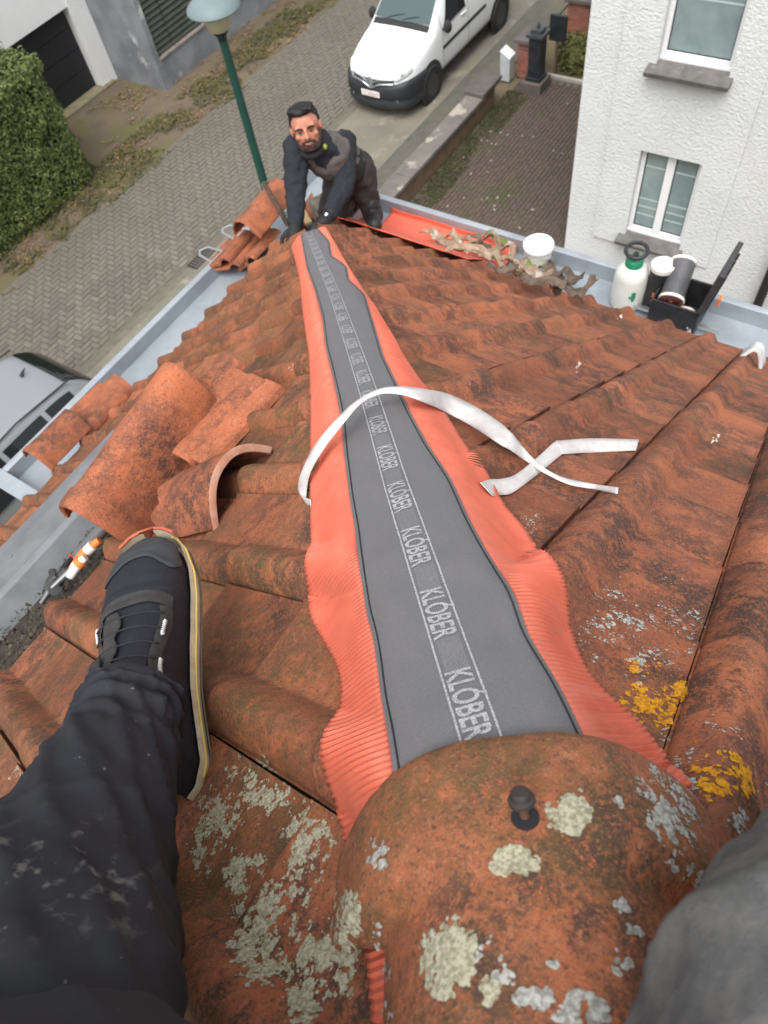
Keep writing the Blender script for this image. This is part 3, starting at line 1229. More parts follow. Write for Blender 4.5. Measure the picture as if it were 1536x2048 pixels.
one('gutter_membrane', MB().grid(21, 40, sheet), ORANGE_W, 'wide plain orange membrane lining the right gutter', 'roofing membrane', smooth='all', solid=0.002)
# bucket
c = PZ(1074, 532, FL_R + 0.075)
bk = thing('bucket', 'small white plastic bucket with lid at the end of the wide orange membrane', 'bucket', c)
MB().lathe([(0.062, 0), (0.066, 0.004), (0.076, 0.135)], 32).build('pail', WHITEP, bk, smooth=True, local=True)
MB().lathe([(0.079, 0.128), (0.082, 0.131), (0.082, 0.144), (0.078, 0.150), (0.070, 0.147), (0.001, 0.147)], 32).build('lid', pm('lid', (0.74, 0.78, 0.78), rough=0.4), bk, smooth=True, local=True)
MB().tube([V((0.083 * math.cos(t), 0.083 * math.sin(t) * 1.0, 0.118 - 0.09 * math.sin((t + 2.6) / 3.2 * math.pi) * 0.5)) for t in [-2.6 + 3.2 * k / 20 for k in range(21)]], 0.0018, 6).build('handle', STEEL, bk, local=True)
# sprayer
c = PZ(1252, 603, FL_R)
sp_ = thing('pressure_sprayer', 'white pressure sprayer with green collar and black pump handle', 'sprayer', M.Translation(c) @ M.Diagonal((0.88, 0.88, 0.90, 1)))
MB().lathe([(0.085, 0), (0.095, 0.006), (0.097, 0.03), (0.095, 0.20), (0.088, 0.235), (0.065, 0.262), (0.044, 0.272)], 32).build('tank', pm('tank_plastic', (0.70, 0.71, 0.66), (0.62, 0.62, 0.56), 8, 0.45), sp_, smooth=True, local=True)
MB().lathe([(0.046, 0.268), (0.050, 0.272), (0.050, 0.305), (0.042, 0.315), (0.03, 0.318)], 24).build('collar', GREENP, sp_, smooth=True, local=True)
hl_ = MB().lathe([(0.016, 0.31), (0.016, 0.345)], 16)
ringp = [V((0.052 * math.cos(t), 0.06 * math.sin(t), 0.365 + 0.012 * math.cos(t))) for t in [2 * math.pi * k / 24 for k in range(25)]]
hl_.tube(ringp, 0.011, 8)
hl_.tube([V((0, 0, 0.34)), V((-0.045, 0, 0.356))], 0.01, 8)
hl_.build('pump_handle', BLACKP, sp_, smooth=True, local=True)
em = MB()
for (u0, u1, z0, z1) in ((0.0, 0.26, 0.10, 0.15), (0.05, 0.22, 0.085, 0.1), (0.28, 0.38, 0.105, 0.125)):
    em.grid(6, 2, lambda u, v, a=u0, b=u1, e=z0, f=z1: V((0.0978 * math.cos(math.pi + 0.75 - lerp(a, b, u)), 0.0978 * math.sin(math.pi + 0.75 - lerp(a, b, u)) * 1.0, lerp(e, f, v))))
em.build('emblem', GREENP, sp_, local=True)
# black canister
c = PZ(1306, 612, FL_R)
cn = thing('canister', 'black canister with white top and orange mark beside the sprayer', 'canister', M.Translation(c) @ M.Diagonal((0.88, 0.88, 0.92, 1)))
MB().lathe([(0.058, 0), (0.066, 0.006), (0.066, 0.10), (0.062, 0.13), (0.062, 0.23), (0.066, 0.25), (0.066, 0.275)], 28).build('can_body', BLACKP, cn, smooth=True, local=True)
MB().lathe([(0.068, 0.272), (0.068, 0.296), (0.060, 0.300), (0.055, 0.294), (0.001, 0.292)], 28).build('top_rim', WHITEP, cn, smooth=True, local=True)
em = MB()
for (u0, u1, z0, z1) in ((0.0, 0.45, 0.135, 0.15), (0.0, 0.45, 0.085, 0.10), (0.0, 0.13, 0.10, 0.135), (0.32, 0.45, 0.118, 0.135)):
    em.grid(6, 2, lambda u, v, a=u0, b=u1, e=z0, f=z1: V((0.0672 * math.cos(math.pi + 0.35 - lerp(a, b, u)), 0.0672 * math.sin(math.pi + 0.35 - lerp(a, b, u)), lerp(e, f, v))))
em.build('emblem', ORP, cn, local=True)
# open tool case with a roll of black membrane
c = PZ(1352, 635, FL_R)
tb = thing('tool_case', 'open black tool case with its lid raised beside the canister', 'tool case', c)
bx = MB()
W_, D_, H_ = 0.24, 0.22, 0.17          # y, x, z
bx.bb((-D_ / 2, -W_ / 2, 0), (D_ / 2, W_ / 2, 0.012))
bx.bb((-D_ / 2, -W_ / 2, 0.012), (-D_ / 2 + 0.012, W_ / 2, H_))
bx.bb((D_ / 2 - 0.012, -W_ / 2, 0.012), (D_ / 2, W_ / 2, H_))
bx.bb((-D_ / 2 + 0.012, W_ / 2 - 0.012, 0.012), (D_ / 2 - 0.012, W_ / 2, H_))
bx.bb((-D_ / 2 + 0.012, -W_ / 2, 0.012), (D_ / 2 - 0.012, -W_ / 2 + 0.012, H_))
bx.build('case_body', BLACKP, tb, local=True, bevel=0.004)
ld = MB()
ld.box((0.02, -W_ / 2 - 0.018, H_ + 0.11), (D_ + 0.04, 0.026, 0.27), M.Rotation(rad(10), 3, 'X'))
for k in range(4):
    ld.box((-D_ / 2 + 0.03 + k * 0.055, -W_ / 2 - 0.034, H_ + 0.11), (0.012, 0.016, 0.24), M.Rotation(rad(10), 3, 'X'))
lo_ = ld.build('lid', pm('lid_plastic', (0.05, 0.05, 0.053), (0.035, 0.035, 0.037), 40, 0.5), tb, local=True, bevel=0.004)
MB().box((-0.02, -W_ / 2 - 0.055, H_ + 0.03), (0.03, 0.012, 0.04)).build('latch', ORP, lo_, local=True)
MB().tube([V((-D_ / 2, -W_ / 2 + 0.02, 0.06)), V((-D_ / 2 - 0.05, -W_ / 2 - 0.02, -0.01))], 0.004, 8).build('strut', STEEL, tb, local=True)
rl = thing('membrane_roll', 'dark roll with white ends and a red-brown core lying in the tool case', 'roll', c + V((0, 0, 0.18)))
dr_ = V((0.72, 0.10, 0.30)).normalized()
rm = frame(V((-0.09, 0.02, -0.005)), dr_.orthogonal(), dr_)
rm = M.Translation((-0.09, 0.03, -0.005)) @ dr_.to_track_quat('Z', 'Y').to_matrix().to_4x4()
MB().lathe([(0.058, 0.014), (0.058, 0.205)], 28, rm).build('roll_body', pm('grey_roll', (0.10, 0.10, 0.105), (0.07, 0.07, 0.075), 12, 0.35), rl, smooth=True, local=True)
for z in (0.0, 0.2):
    MB().lathe([(0.060, z), (0.063, z + 0.003), (0.063, z + 0.014), (0.058, z + 0.016)], 28, rm).build('end_ring', WHITEP, rl, smooth=True, local=True)
MB().lathe([(0.059, -0.001), (0.048, -0.004), (0.014, -0.004), (0.010, -0.010), (0.001, -0.012)], 28, rm).build('core', pm('core_red', (0.13, 0.03, 0.022), rough=0.4), rl, smooth=True, local=True)
bag = MB()
bag.grid(16, 12, lambda u, v: V((-0.085 + 0.02 * math.cos(6.28 * u) * math.sin(3.14 * v) * (1 + 0.5 * noise.noise(V((u * 4, v * 4, 1)))), -0.055 + 0.05 * math.sin(6.28 * u) * math.sin(3.14 * v) * (1 + 0.4 * noise.noise(V((u * 5, v * 3, 4)))), 0.13 - 0.035 * math.cos(3.14 * v))), True)
one_ = bag
for p in one_.v:
    p += c
one('plastic_bag', one_, pm('crumpled_plastic', (0.62, 0.58, 0.52), (0.5, 0.42, 0.36), 30, 0.35), 'crumpled pale plastic bag in front of the roll in the tool case', 'bag', smooth='all')
# rail under the case
one('steel_rail', MB().bb((2.93, 0.30, -2.80), (2.95, 0.86, -2.785)), STEEL, 'thin steel rail along the eave below the tool case', 'rail')
# white plastic cap at the right end of the eave
cp = thing('plastic_cup', 'translucent white plastic cap on the eave at the right edge', 'cap', frame(PR(1506, 716, 0.03), V((1, 0, -0.5)), NR))
place_hip_tile(hip_tile_mesh(0.10, 0.05, 0.07, 0.0, 0, 0, 0.0, seed=3), 'shell', pm('milky', (0.62, 0.63, 0.63), (0.45, 0.45, 0.45), 20, 0.3), cp)
# torn strips of old underlay heaped at the eave
U1 = pm('old_underlay', (0.36, 0.265, 0.19), (0.20, 0.135, 0.09), 22, 0.9, c3=(0.45, 0.40, 0.36), s3=14, t3=(0.55, 0.62), bump=0.4, bs=60, bd=0.004)
U2 = pm('old_felt', (0.15, 0.11, 0.08), (0.07, 0.052, 0.042), 20, 0.9)
U3 = pm('leafy', (0.12, 0.19, 0.03), (0.20, 0.15, 0.05), 20, 0.8)
rr = random.Random(21)
spots = [(880, 487, 0.26, 0), (915, 500, 0.28, 0), (940, 512, 0.24, 0), (975, 515, 0.25, 0), (960, 495, 0.2, 1), (1000, 505, 0.22, 0), (1010, 530, 0.24, 0), (1040, 545, 0.22, 0), (1005, 545, 0.14, 1), (1060, 560, 0.2, 0), (1085, 572, 0.2, 1),
         (1110, 575, 0.24, 1), (1130, 560, 0.18, 1), (1150, 585, 0.2, 1), (1070, 545, 0.14, 2), (1052, 555, 0.1, 2), (990, 488, 0.14, 2), (1100, 550, 0.22, 1), (925, 490, 0.2, 0)]
for k, (px, py, ln, mt) in enumerate(spots):
    c = PR(px, py, 0.055)
    if c.x > ER - 0.06:
        c = PZ(px, py, -2.74)
    an = rr.uniform(-0.5, 0.5) + (-1.57 if mt == 0 else rr.uniform(-1, 1) - 1.2)
    dx = V((math.cos(an) * 0.5, math.sin(an), 0)).normalized()
    dy = V((-dx.y, dx.x, 0))
    sd2 = rr.uniform(0, 90)
    wd = rr.uniform(0.035, 0.07)

    def fr(u, v, c=c, dx=dx, dy=dy, ln=ln, wd=wd, sd2=sd2):
        tw = 2.4 * noise.noise(V((v * 2.2, sd2, 1)))
        off = (u - 0.5) * wd * (1 + 0.5 * noise.noise(V((v * 5, u * 2, sd2))))
        return c + dx * ((v - 0.5) * ln) + dy * (off * math.cos(tw) + 0.05 * noise.noise(V((v * 2.5, sd2, 8)))) + V((0, 0, 1)) * (abs(off * math.sin(tw)) + 0.03 + 0.05 * noise.noise(V((v * 3, sd2, 5))) + 0.012 * noise.noise(V((u * 3, v * 9, sd2))))
    o = MB().grid(7, 26, fr).build('underlay_strip' if mt < 2 else 'moss_clump', (U1, U2, U3)[mt], None, smooth='all', solid=0.003)
    setp(o, ('torn beige underlay strip in the rubble heap on the right eave', 'torn dark felt strip in the rubble heap on the right eave', 'clump of green moss in the rubble heap on the right eave')[mt],
         ('underlay strip', 'felt strip', 'moss')[mt], ('beige rubble strips on the eave', 'dark rubble strips on the eave', 'moss clumps on the eave')[mt])
# stick and wire by the lamp-side corner
one('wooden_batten', MB().tube([PZ(527, 365, -2.30), PZ(560, 420, -2.45), PZ(575, 450, -2.55)], [0.012, 0.014, 0.013], 8), pm('weathered_wood', (0.13, 0.09, 0.065), (0.08, 0.06, 0.045), 30, 0.85), 'thin dark batten leaning out of the heap by the lamp post', 'batten')
for k, (px, py, r_) in enumerate(((560, 385, 0.09), (568, 395, 0.075))):
    c = PZ(px, py, -2.50)
    pts = [c + V((r_ * math.cos(t) * (1 + 0.15 * noise.noise(V((t, k, 1)))), r_ * math.sin(t), 0.06 * math.sin(t * 0.7 + k) + 0.02 * math.cos(t * 2.3))) for t in [0.22 * q for q in range(110)]]
    one('wire_coil', MB().tube(pts, 0.0035, 6), pm('old_wire', (0.16, 0.14, 0.12), rough=0.5, metal=0.4), ['outer tangle of old wire behind the arm of the kneeling worker', 'inner tangle of old wire close to the arm of the kneeling worker'][k], 'wire')
bt_ = MB().box(PZ(612, 437, -2.42), (0.035, 0.12, 0.03), M.Rotation(rad(-35), 3, 'Z'))
one('timber_offcut', bt_, pm('fresh_wood', (0.45, 0.31, 0.18), (0.38, 0.25, 0.14), 40, 0.7), 'pale timber offcut between the gloves of the kneeling worker', 'timber', bevel=0.003)
sl = MB()
for k in range(3):
    sl.box(PZ(640 + 2 * k, 418 - 5 * k, -2.5 + 0.02 * k), (0.10, 0.16, 0.008), M.Rotation(rad(-40 + 6 * k), 3, 'Z'))
one('slate_pieces', sl, pm('slate', (0.10, 0.085, 0.075), (0.16, 0.14, 0.11), 20, 0.8), 'flat broken slates stacked beside the knee of the kneeling worker', 'slates', bevel=0.002)
# pale chips scattered on the tiles
rr = random.Random(5)
for (px, py) in ((1245, 635), (1378, 660), (1150, 735), (1430, 880), (965, 660), (585, 730)):
    c = PR(px, py, 0.03) if px > 700 else PL(px, py, 0.03)
    q = MB()
    crumbs(q, 4, lambda: c + V((rr.uniform(-0.015, 0.015), rr.uniform(-0.015, 0.015), 0.0)), 0.005, 0.011, rr)
    one('mortar_chip', q, pm('chip%d' % px, (0.6, 0.55, 0.5), (0.5, 0.42, 0.36), 60, 0.9), 'pale mortar crumbs lying loose on the tiles', 'mortar', group='mortar crumbs on the tiles')
# ------------------------------------------------------------------ people
def blobs(mb, *bl):
    """chains of spheres: ('c', p0, r0, p1, r1) or ('e', c, radii, matrix)"""
    for b in bl:
        if b[0] == 'c':
            p0, r0, p1, r1 = b[1:]
            L_ = (p1 - p0).length
            n = max(2, int(L_ / (min(r0, r1) * 0.35)) + 1)
            for k in range(n + 1):
                t = k / n
                r = lerp(r0, r1, t)
                mb.ell(p0.lerp(p1, t), (r, r, r), n=12, m=8)
        else:
            mb.ell(b[1], b[2], b[3] if len(b) > 3 else None, 20, 12)
    return mb


def remesh(name, mb, vox, mat, parent, smooth=6, fold=0.0, fs=20, inflate=0.0, sq=1.0):
    me = mb.mesh('src', fix=True)
    o = bpy.data.objects.new('src', me)
    COL.objects.link(o)
    r = o.modifiers.new('r', 'REMESH')
    r.mode = 'VOXEL'
    r.voxel_size = vox
    s_ = o.modifiers.new('s', 'SMOOTH')
    s_.factor = 0.5
    s_.iterations = smooth
    bpy.context.view_layer.update()
    dg = bpy.context.evaluated_depsgraph_get()
    m2 = bpy.data.meshes.new_from_object(o.evaluated_get(dg))
    bpy.data.objects.remove(o)
    m2.update()
    if fold or inflate:
        ns = [v.normal.copy() for v in m2.vertices]
        for v, n in zip(m2.vertices, ns):
            k = noise.noise(v.co * fs) + 0.5 * noise.noise(v.co * fs * 2.1 + V((3, 1, 2)))
            v.co = v.co + n * (inflate + fold * k)
    m2.materials.clear()
    for p in m2.polygons:
        p.use_smooth = True
    m2.name = name
    return link(name, m2, mat, parent)


SKIN = pm('skin', (0.46, 0.205, 0.135), (0.40, 0.165, 0.105), 20, 0.55)
HAIR = pm('black_hair', (0.007, 0.0065, 0.007), (0.012, 0.011, 0.011), 60, 0.6, bump=0.6, bs=160, bd=0.004)
BEARD = pm('dark_beard', (0.035, 0.022, 0.018), (0.07, 0.04, 0.03), 90, 0.8)
NAVY = pm('dark_sweater', (0.013, 0.015, 0.020), (0.018, 0.020, 0.026), 40, 0.9, bump=0.3, bs=200, bd=0.002)
VEST = pm('grey_brown_vest', (0.115, 0.098, 0.092), (0.085, 0.072, 0.068), 15, 0.85)
VESTB = pm('vest_black', (0.012, 0.012, 0.013), rough=0.8)
PANTS = pm('dark_brown_trousers', (0.036, 0.027, 0.027), (0.027, 0.021, 0.022), 15, 0.9, bump=0.3, bs=120, bd=0.003)
GLOVE = pm('black_glove', (0.013, 0.013, 0.014), rough=0.7)
BOOT = pm('black_boot', (0.014, 0.014, 0.016), rough=0.55)
wo = thing('person', 'bearded roofer in dark vest kneeling at the far end of the hip strip', 'person', PZ(690, 440, -2.8))
pel, chest, nek = P(704, 338, 4.22), P(655, 312, 4.02), P(634, 290, 3.94)
hdc = P(612, 256, 3.86)
shL, shR = P(688, 288, 4.06), P(592, 298, 3.95)       # image right / image left
elL, wrL, haL = P(688, 368, 4.00), P(662, 424, 3.93), P(646, 446, 3.90)
elR, wrR, haR = P(592, 382, 3.92), P(591, 444, 3.87), P(588, 470, 3.84)
hpL, knL, anL = P(714, 345, 4.22), P(733, 392, 4.26), P(744, 428, 4.28)
hpR, knR, anR = P(684, 352, 4.24), P(664, 424, 4.28), P(690, 410, 4.66)
toL = P(750, 450, 4.12)
up_ = RC @ V((-0.22, 0.97, 0))
fw_ = (-ray(612, 256) - up_ * 0.42 + (RC @ V((-0.10, 0, 0)))).normalized()
up_ = (up_ - fw_ * up_.dot(fw_)).normalized()
rt_ = up_.cross(fw_)          # the person's left hand side
HM = M(((rt_.x, fw_.x, up_.x), (rt_.y, fw_.y, up_.y), (rt_.z, fw_.z, up_.z)))   # local x left, y forward, z up


HS = 0.82


def hp(x, y, z):
    return hdc + HM @ V((x * HS * 1.06, y * HS, z * HS * 0.90))


def he(x, y, z, a, b, c):
    return ('e', hp(x, y, z), (a * HS * 1.06, b * HS, c * HS * 0.93), HM)


def hc(a, r0, b, r1):
    return ('c', hp(*a), r0 * HS, hp(*b), r1 * HS)


body = MB()
blobs(body, he(0, -0.012, 0.03, 0.077, 0.094, 0.088), he(0, 0.024, -0.045, 0.060, 0.062, 0.076), he(0, 0.050, -0.098, 0.034, 0.030, 0.022),
      hc((0, 0.085, 0.012), 0.009, (0, 0.104, -0.024), 0.0135), he(0.014, 0.092, -0.030, 0.009, 0.010, 0.008), he(-0.014, 0.092, -0.030, 0.009, 0.010, 0.008),
      hc((-0.046, 0.068, 0.030), 0.011, (0.046, 0.068, 0.030), 0.011), he(0.043, 0.058, -0.022, 0.022, 0.02, 0.020), he(-0.043, 0.058, -0.022, 0.022, 0.02, 0.020),
      hc((-0.020, 0.080, -0.060), 0.007, (0.020, 0.080, -0.060), 0.007), he(0.080, -0.012, -0.005, 0.010, 0.022, 0.034), he(-0.080, -0.012, -0.005, 0.010, 0.022, 0.034),
      ('c', hp(0, -0.03, -0.07), 0.050, nek, 0.056), ('c', nek, 0.06, chest, 0.085), ('c', chest, 0.09, pel, 0.10), ('c', shL, 0.052, chest, 0.075), ('c', shR, 0.052, chest, 0.075),
      ('c', shL, 0.052, elL, 0.040), ('c', elL, 0.040, wrL, 0.028), ('c', shR, 0.052, elR, 0.040), ('c', elR, 0.040, wrR, 0.028),
      ('c', wrL, 0.028, haL, 0.030), ('c', wrR, 0.028, haR, 0.030),
      ('c', hpL, 0.085, knL, 0.058), ('c', knL, 0.058, anL, 0.04), ('c', hpR, 0.085, knR, 0.058), ('c', knR, 0.058, anR, 0.04), ('c', anL, 0.035, toL, 0.03))
remesh('body', body, 0.0055, SKIN, wo, 2)
# eyes, brows
for s_ in (1, -1):
    ey = MB().ell(hp(0.032 * s_, 0.080, 0.006), (0.012 * HS, 0.005, 0.0055 * HS), HM, 12, 8).build('eye', pm('eye_white', (0.16, 0.08, 0.06), rough=0.4) if 'eye_white' not in bpy.data.materials else bpy.data.materials['eye_white'], wo, smooth='all')
    MB().ell(hp(0.032 * s_, 0.0855, 0.006), (0.005 * HS, 0.0025, 0.0045 * HS), HM, 10, 8).build('iris', pm('eye_dark', (0.02, 0.013, 0.01), rough=0.2) if 'eye_dark' not in bpy.data.materials else bpy.data.materials['eye_dark'], ey, smooth='all')
    MB().tube([hp(0.012 * s_, 0.090, 0.024), hp(0.034 * s_, 0.087, 0.031), hp(0.056 * s_, 0.072, 0.022)], [0.0035, 0.0045, 0.002], 6).build('eyebrow', HAIR, wo, smooth='all')
hr_ = MB()
rr = random.Random(3)
blobs(hr_, he(0, -0.034, 0.058, 0.083, 0.088, 0.080), he(0, 0.020, 0.108, 0.060, 0.056, 0.026), he(0.066, -0.022, 0.030, 0.020, 0.034, 0.05), he(-0.066, -0.022, 0.030, 0.020, 0.034, 0.05))
for k in range(150):
    a = rr.uniform(-0.066, 0.066)
    y = rr.uniform(-0.07, 0.066)
    z = 0.128 - 3.2 * a * a - 2.0 * (y + 0.0) ** 2 + rr.uniform(-0.006, 0.006)
    blobs(hr_, hc((a, y, z), 0.008, (a + rr.uniform(-0.014, 0.014), y + 0.014, z + rr.uniform(0.002, 0.014)), 0.0035))
remesh('hair', hr_, 0.0045, HAIR, wo, 1, 0.002, 90)
bd_ = MB()
blobs(bd_, he(0, 0.050, -0.104, 0.036, 0.032, 0.022), hc((0.058, 0.018, -0.060), 0.016, (0.034, 0.054, -0.098), 0.020), hc((-0.058, 0.018, -0.060), 0.016, (-0.034, 0.054, -0.098), 0.020),
      hc((0.066, -0.004, -0.010), 0.013, (0.058, 0.018, -0.060), 0.016), hc((-0.066, -0.004, -0.010), 0.013, (-0.058, 0.018, -0.060), 0.016), hc((-0.028, 0.080, -0.054), 0.008, (0.028, 0.080, -0.054), 0.008),
      hc((0.031, 0.077, -0.056), 0.009, (0.034, 0.064, -0.092), 0.012), hc((-0.031, 0.077, -0.056), 0.009, (-0.034, 0.064, -0.092), 0.012), hc((-0.022, 0.072, -0.086), 0.012, (0.022, 0.072, -0.086), 0.012))
remesh('beard', bd_, 0.004, BEARD, wo, 1, 0.002, 120)
MB().tube([hp(-0.020, 0.083, -0.068), hp(0, 0.087, -0.070), hp(0.020, 0.083, -0.068)], [0.003, 0.0045, 0.003], 8).build('lips', pm('lips', (0.30, 0.105, 0.085), rough=0.5), wo, smooth='all')
sw = MB()
blobs(sw, ('c', shL, 0.068, elL, 0.056), ('c', elL, 0.056, wrL, 0.042), ('c', shR, 0.066, elR, 0.054), ('c', elR, 0.054, wrR, 0.042), ('c', shL, 0.068, chest, 0.085), ('c', shR, 0.066, chest, 0.085),
      ('c', chest, 0.098, pel, 0.105), ('c', nek, 0.078, chest, 0.10), ('c', hp(0, -0.035, -0.085), 0.066, nek, 0.078))
remesh('sweater', sw, 0.007, NAVY, wo, 3, 0.010, 20)
vs_ = MB()
sl_, sr_ = shL.lerp(chest, 0.42), shR.lerp(chest, 0.42)
blobs(vs_, ('c', sl_, 0.074, chest, 0.098), ('c', sr_, 0.072, chest, 0.098), ('c', chest, 0.108, pel.lerp(chest, 0.35), 0.112), ('c', nek.lerp(sl_, 0.5), 0.075, sl_, 0.08), ('c', nek.lerp(sr_, 0.5), 0.075, sr_, 0.078))
vest = remesh('vest', vs_, 0.008, VEST, wo, 3, 0.008, 17)
cam_d_ = -ray(650, 330)
zp = MB().tube([nek.lerp(chest, 0.2) + cam_d_ * 0.09, chest + cam_d_ * 0.108, chest.lerp(pel, 0.3) + cam_d_ * 0.114], 0.006, 6).build('zip', VESTB, vest)
bl_ = MB()
blobs(bl_, ('c', chest.lerp(pel, 0.45) + cam_d_ * 0.03, 0.096, chest.lerp(pel, 0.75) + cam_d_ * 0.02, 0.108))
remesh('vest_hem', bl_, 0.012, VESTB, wo, 4, 0.005, 14)
MB().ell(nek + cam_d_ * 0.082 + rt_ * 0.035 - up_ * 0.02, (0.010, 0.010, 0.014)).build('badge', pm('lime', (0.25, 0.30, 0.04), rough=0.5), vest, smooth='all')
col_ = MB()
blobs(col_, *[('e', hp(0.070 * math.cos(a), -0.035 + 0.074 * math.sin(a), -0.125 - 0.03 * math.sin(a)), (0.018, 0.018, 0.022), HM) for a in [0.42 * k for k in range(15)]])
remesh('collar', col_, 0.008, VESTB, wo, 4)
tr = MB()
blobs(tr, ('c', hpL, 0.098, knL, 0.072), ('c', knL, 0.072, anL, 0.056), ('c', hpR, 0.098, knR, 0.080), ('c', knR, 0.080, anR, 0.06), ('c', hpL, 0.105, hpR, 0.105), ('c', pel, 0.110, hpL.lerp(hpR, 0.5), 0.12))
remesh('trousers', tr, 0.008, PANTS, wo, 3, 0.012, 16)
for (a_, t_2) in ((anL, toL), (anR, anR + (anR - knR).normalized() * 0.16)):
    bt = MB()
    dd_ = (t_2 - a_).normalized()
    blobs(bt, ('c', a_ + V((0, 0, 0.06)), 0.050, a_, 0.050), ('c', a_ - dd_ * 0.05 + V((0, 0, -0.015)), 0.042, t_2, 0.040))
    remesh('boot', bt, 0.008, BOOT, wo, 3)
    sl = MB()
    blobs(sl, ('c', a_ - dd_ * 0.06 + V((0, 0, -0.045)), 0.022, t_2 + dd_ * 0.015 + V((0, 0, -0.03)), 0.022))
    remesh('boot_sole', sl, 0.007, BLACKM, wo, 2)
# gloves: palm and five curled fingers each
for (wr, ha, sg) in ((wrL, haL, 1), (wrR, haR, -1)):
    d = (ha - wr).normalized()
    sid = d.cross(RC @ V((0, 0, 1))).normalized()
    pal = RC @ V((0, 0, -1))          # palm faces away from the camera, onto the strip
    g = MB()
    k0 = ha + d * 0.02
    blobs(g, ('c', wr, 0.034, ha, 0.036), ('e', ha, (0.042, 0.020, 0.045), M((sid, pal, d)).transposed()))
    for q, (off, ln) in enumerate(((-0.031, 0.062), (-0.011, 0.074), (0.011, 0.070), (0.030, 0.056))):
        b0_ = k0 + sid * off + d * 0.012
        b1 = b0_ + d * ln * 0.5 + pal * 0.006
        b2 = b1 + d * ln * 0.32 + pal * ln * 0.30
        b3 = b2 + d * ln * 0.10 + pal * ln * 0.30
        blobs(g, ('c', b0_, 0.0105, b1, 0.0100), ('c', b1, 0.0100, b2, 0.0092), ('c', b2, 0.0092, b3, 0.0085))
    th0 = ha - d * 0.012 - sid * 0.036 * sg
    th1 = th0 - sid * 0.022 * sg + d * 0.03 + pal * 0.01
    blobs(g, ('c', th0, 0.0125, th1, 0.011), ('c', th1, 0.011, th1 + d * 0.03 + pal * 0.012, 0.0095))
    gv = remesh('glove', g, 0.0045, GLOVE, wo, 2)
    MB().tube([wr - d * 0.015, wr + d * 0.02], [0.040, 0.037], 14).build('cuff', GLOVE, gv, smooth=True)
MB().tube([wrL + cam_d_ * 0.038 - rt_ * 0.02, wrL + cam_d_ * 0.036 + d * 0.012 - rt_ * 0.026], [0.012, 0.012], 10).build('cuff_tag', STEEL, wo, smooth=True)

# ------------------------------------------------------------------ the photographer: leg, shoe and knee
ph = thing('person', 'seated roofer seen only by a dark trousered leg, work shoe and grey knee', 'person', onL(0.0, 0.32, 0.0))
toe, heel = P(322, 1172, 0.965), P(352, 1622, 0.835)
LS_ = 0.335
sx_ = (toe - heel).normalized()
nz_ = (-ray(310, 1300) + NL * 0.10 + (RC @ V((-0.30, 0, 0)))).normalized()
SM = frame(heel, sx_, nz_)
SM = SM @ M.Diagonal((1, -1, 1, 1))
cut = [(0.0, 0.020, 0.060), (0.03, 0.030, 0.085), (0.10, 0.0365, 0.105), (0.22, 0.0375, 0.118), (0.34, 0.0385, 0.112), (0.46, 0.0425, 0.096), (0.58, 0.047, 0.083), (0.70, 0.0495, 0.074), (0.80, 0.048, 0.068), (0.89, 0.041, 0.060), (0.95, 0.030, 0.050), (0.985, 0.016, 0.040), (1.0, 0.003, 0.034)]


def cutv(t):
    for a, b in zip(cut[:-1], cut[1:]):
        if t <= b[0]:
            u = (t - a[0]) / (b[0] - a[0])
            u = u * u * (3 - 2 * u) * 0.4 + u * 0.6
            return lerp(a[1], b[1], u), lerp(a[2], b[2], u)
    return cut[-1][1:]


def bend(t):
    return 0.010 * math.sin(math.pi * (t - 0.1)) * (1 if t > 0.1 else 0) * -1 + 0.006 * t


SO = 0.018


def upper(t, ph_, off=0.0):
    """surface of the shoe upper; ph_ -1 (outer side) .. 1 (inner side), 0 on top"""
    w_, h = cutv(t)
    a = ph_ * math.pi / 2
    cx = math.sin(a)
    cz = math.cos(a)
    y = w_ * (abs(cx) ** 0.75) * (1 if cx > 0 else -1)
    z = SO + (h - SO) * (abs(cz) ** 0.62)
    y += bend(t)
    nrm = V((0, cx * 0.9, cz * 0.9 + 0.15)).normalized()
    wr = 0.0016 * noise.noise(V((t * 30, ph_ * 3, 1))) + 0.0022 * math.sin(t * 75) * sst(0.62, 0.68, t) * (1 - sst(0.70, 0.76, t)) * cz
    return V((t * LS_, y, z)) + nrm * (off + wr)


SHN = pm('shoe_ripstop', (0.010, 0.011, 0.017), (0.014, 0.015, 0.022), 200, 0.75, c3=(0.05, 0.05, 0.055), s3=40, t3=(0.66, 0.75), bump=0.4, bs=800, bd=0.0007)
SHG = pm('shoe_grey_overlay', (0.040, 0.039, 0.038), (0.030, 0.029, 0.029), 60, 0.85, c3=(0.075, 0.072, 0.068), s3=70, t3=(0.62, 0.72))
SHR = pm('shoe_toe_rubber', (0.045, 0.047, 0.052), (0.034, 0.036, 0.04), 30, 0.6, c3=(0.12, 0.12, 0.12), s3=120, t3=(0.66, 0.72))
SOLE = pm('dirty_cream_sole', (0.60, 0.54, 0.41), (0.46, 0.40, 0.28), 45, 0.9, c3=(0.22, 0.18, 0.12), s3=80, t3=(0.60, 0.70), bump=0.5, bs=150, bd=0.002)


def smap(mb):
    for i in range(len(mb.v)):
        mb.v[i] = SM @ mb.v[i]
    return mb


sho = smap(MB().grid(40, 60, lambda u, v: upper(v, -1 + 2 * u))).build('shoe', SHN, ph, smooth='all')
so = MB()


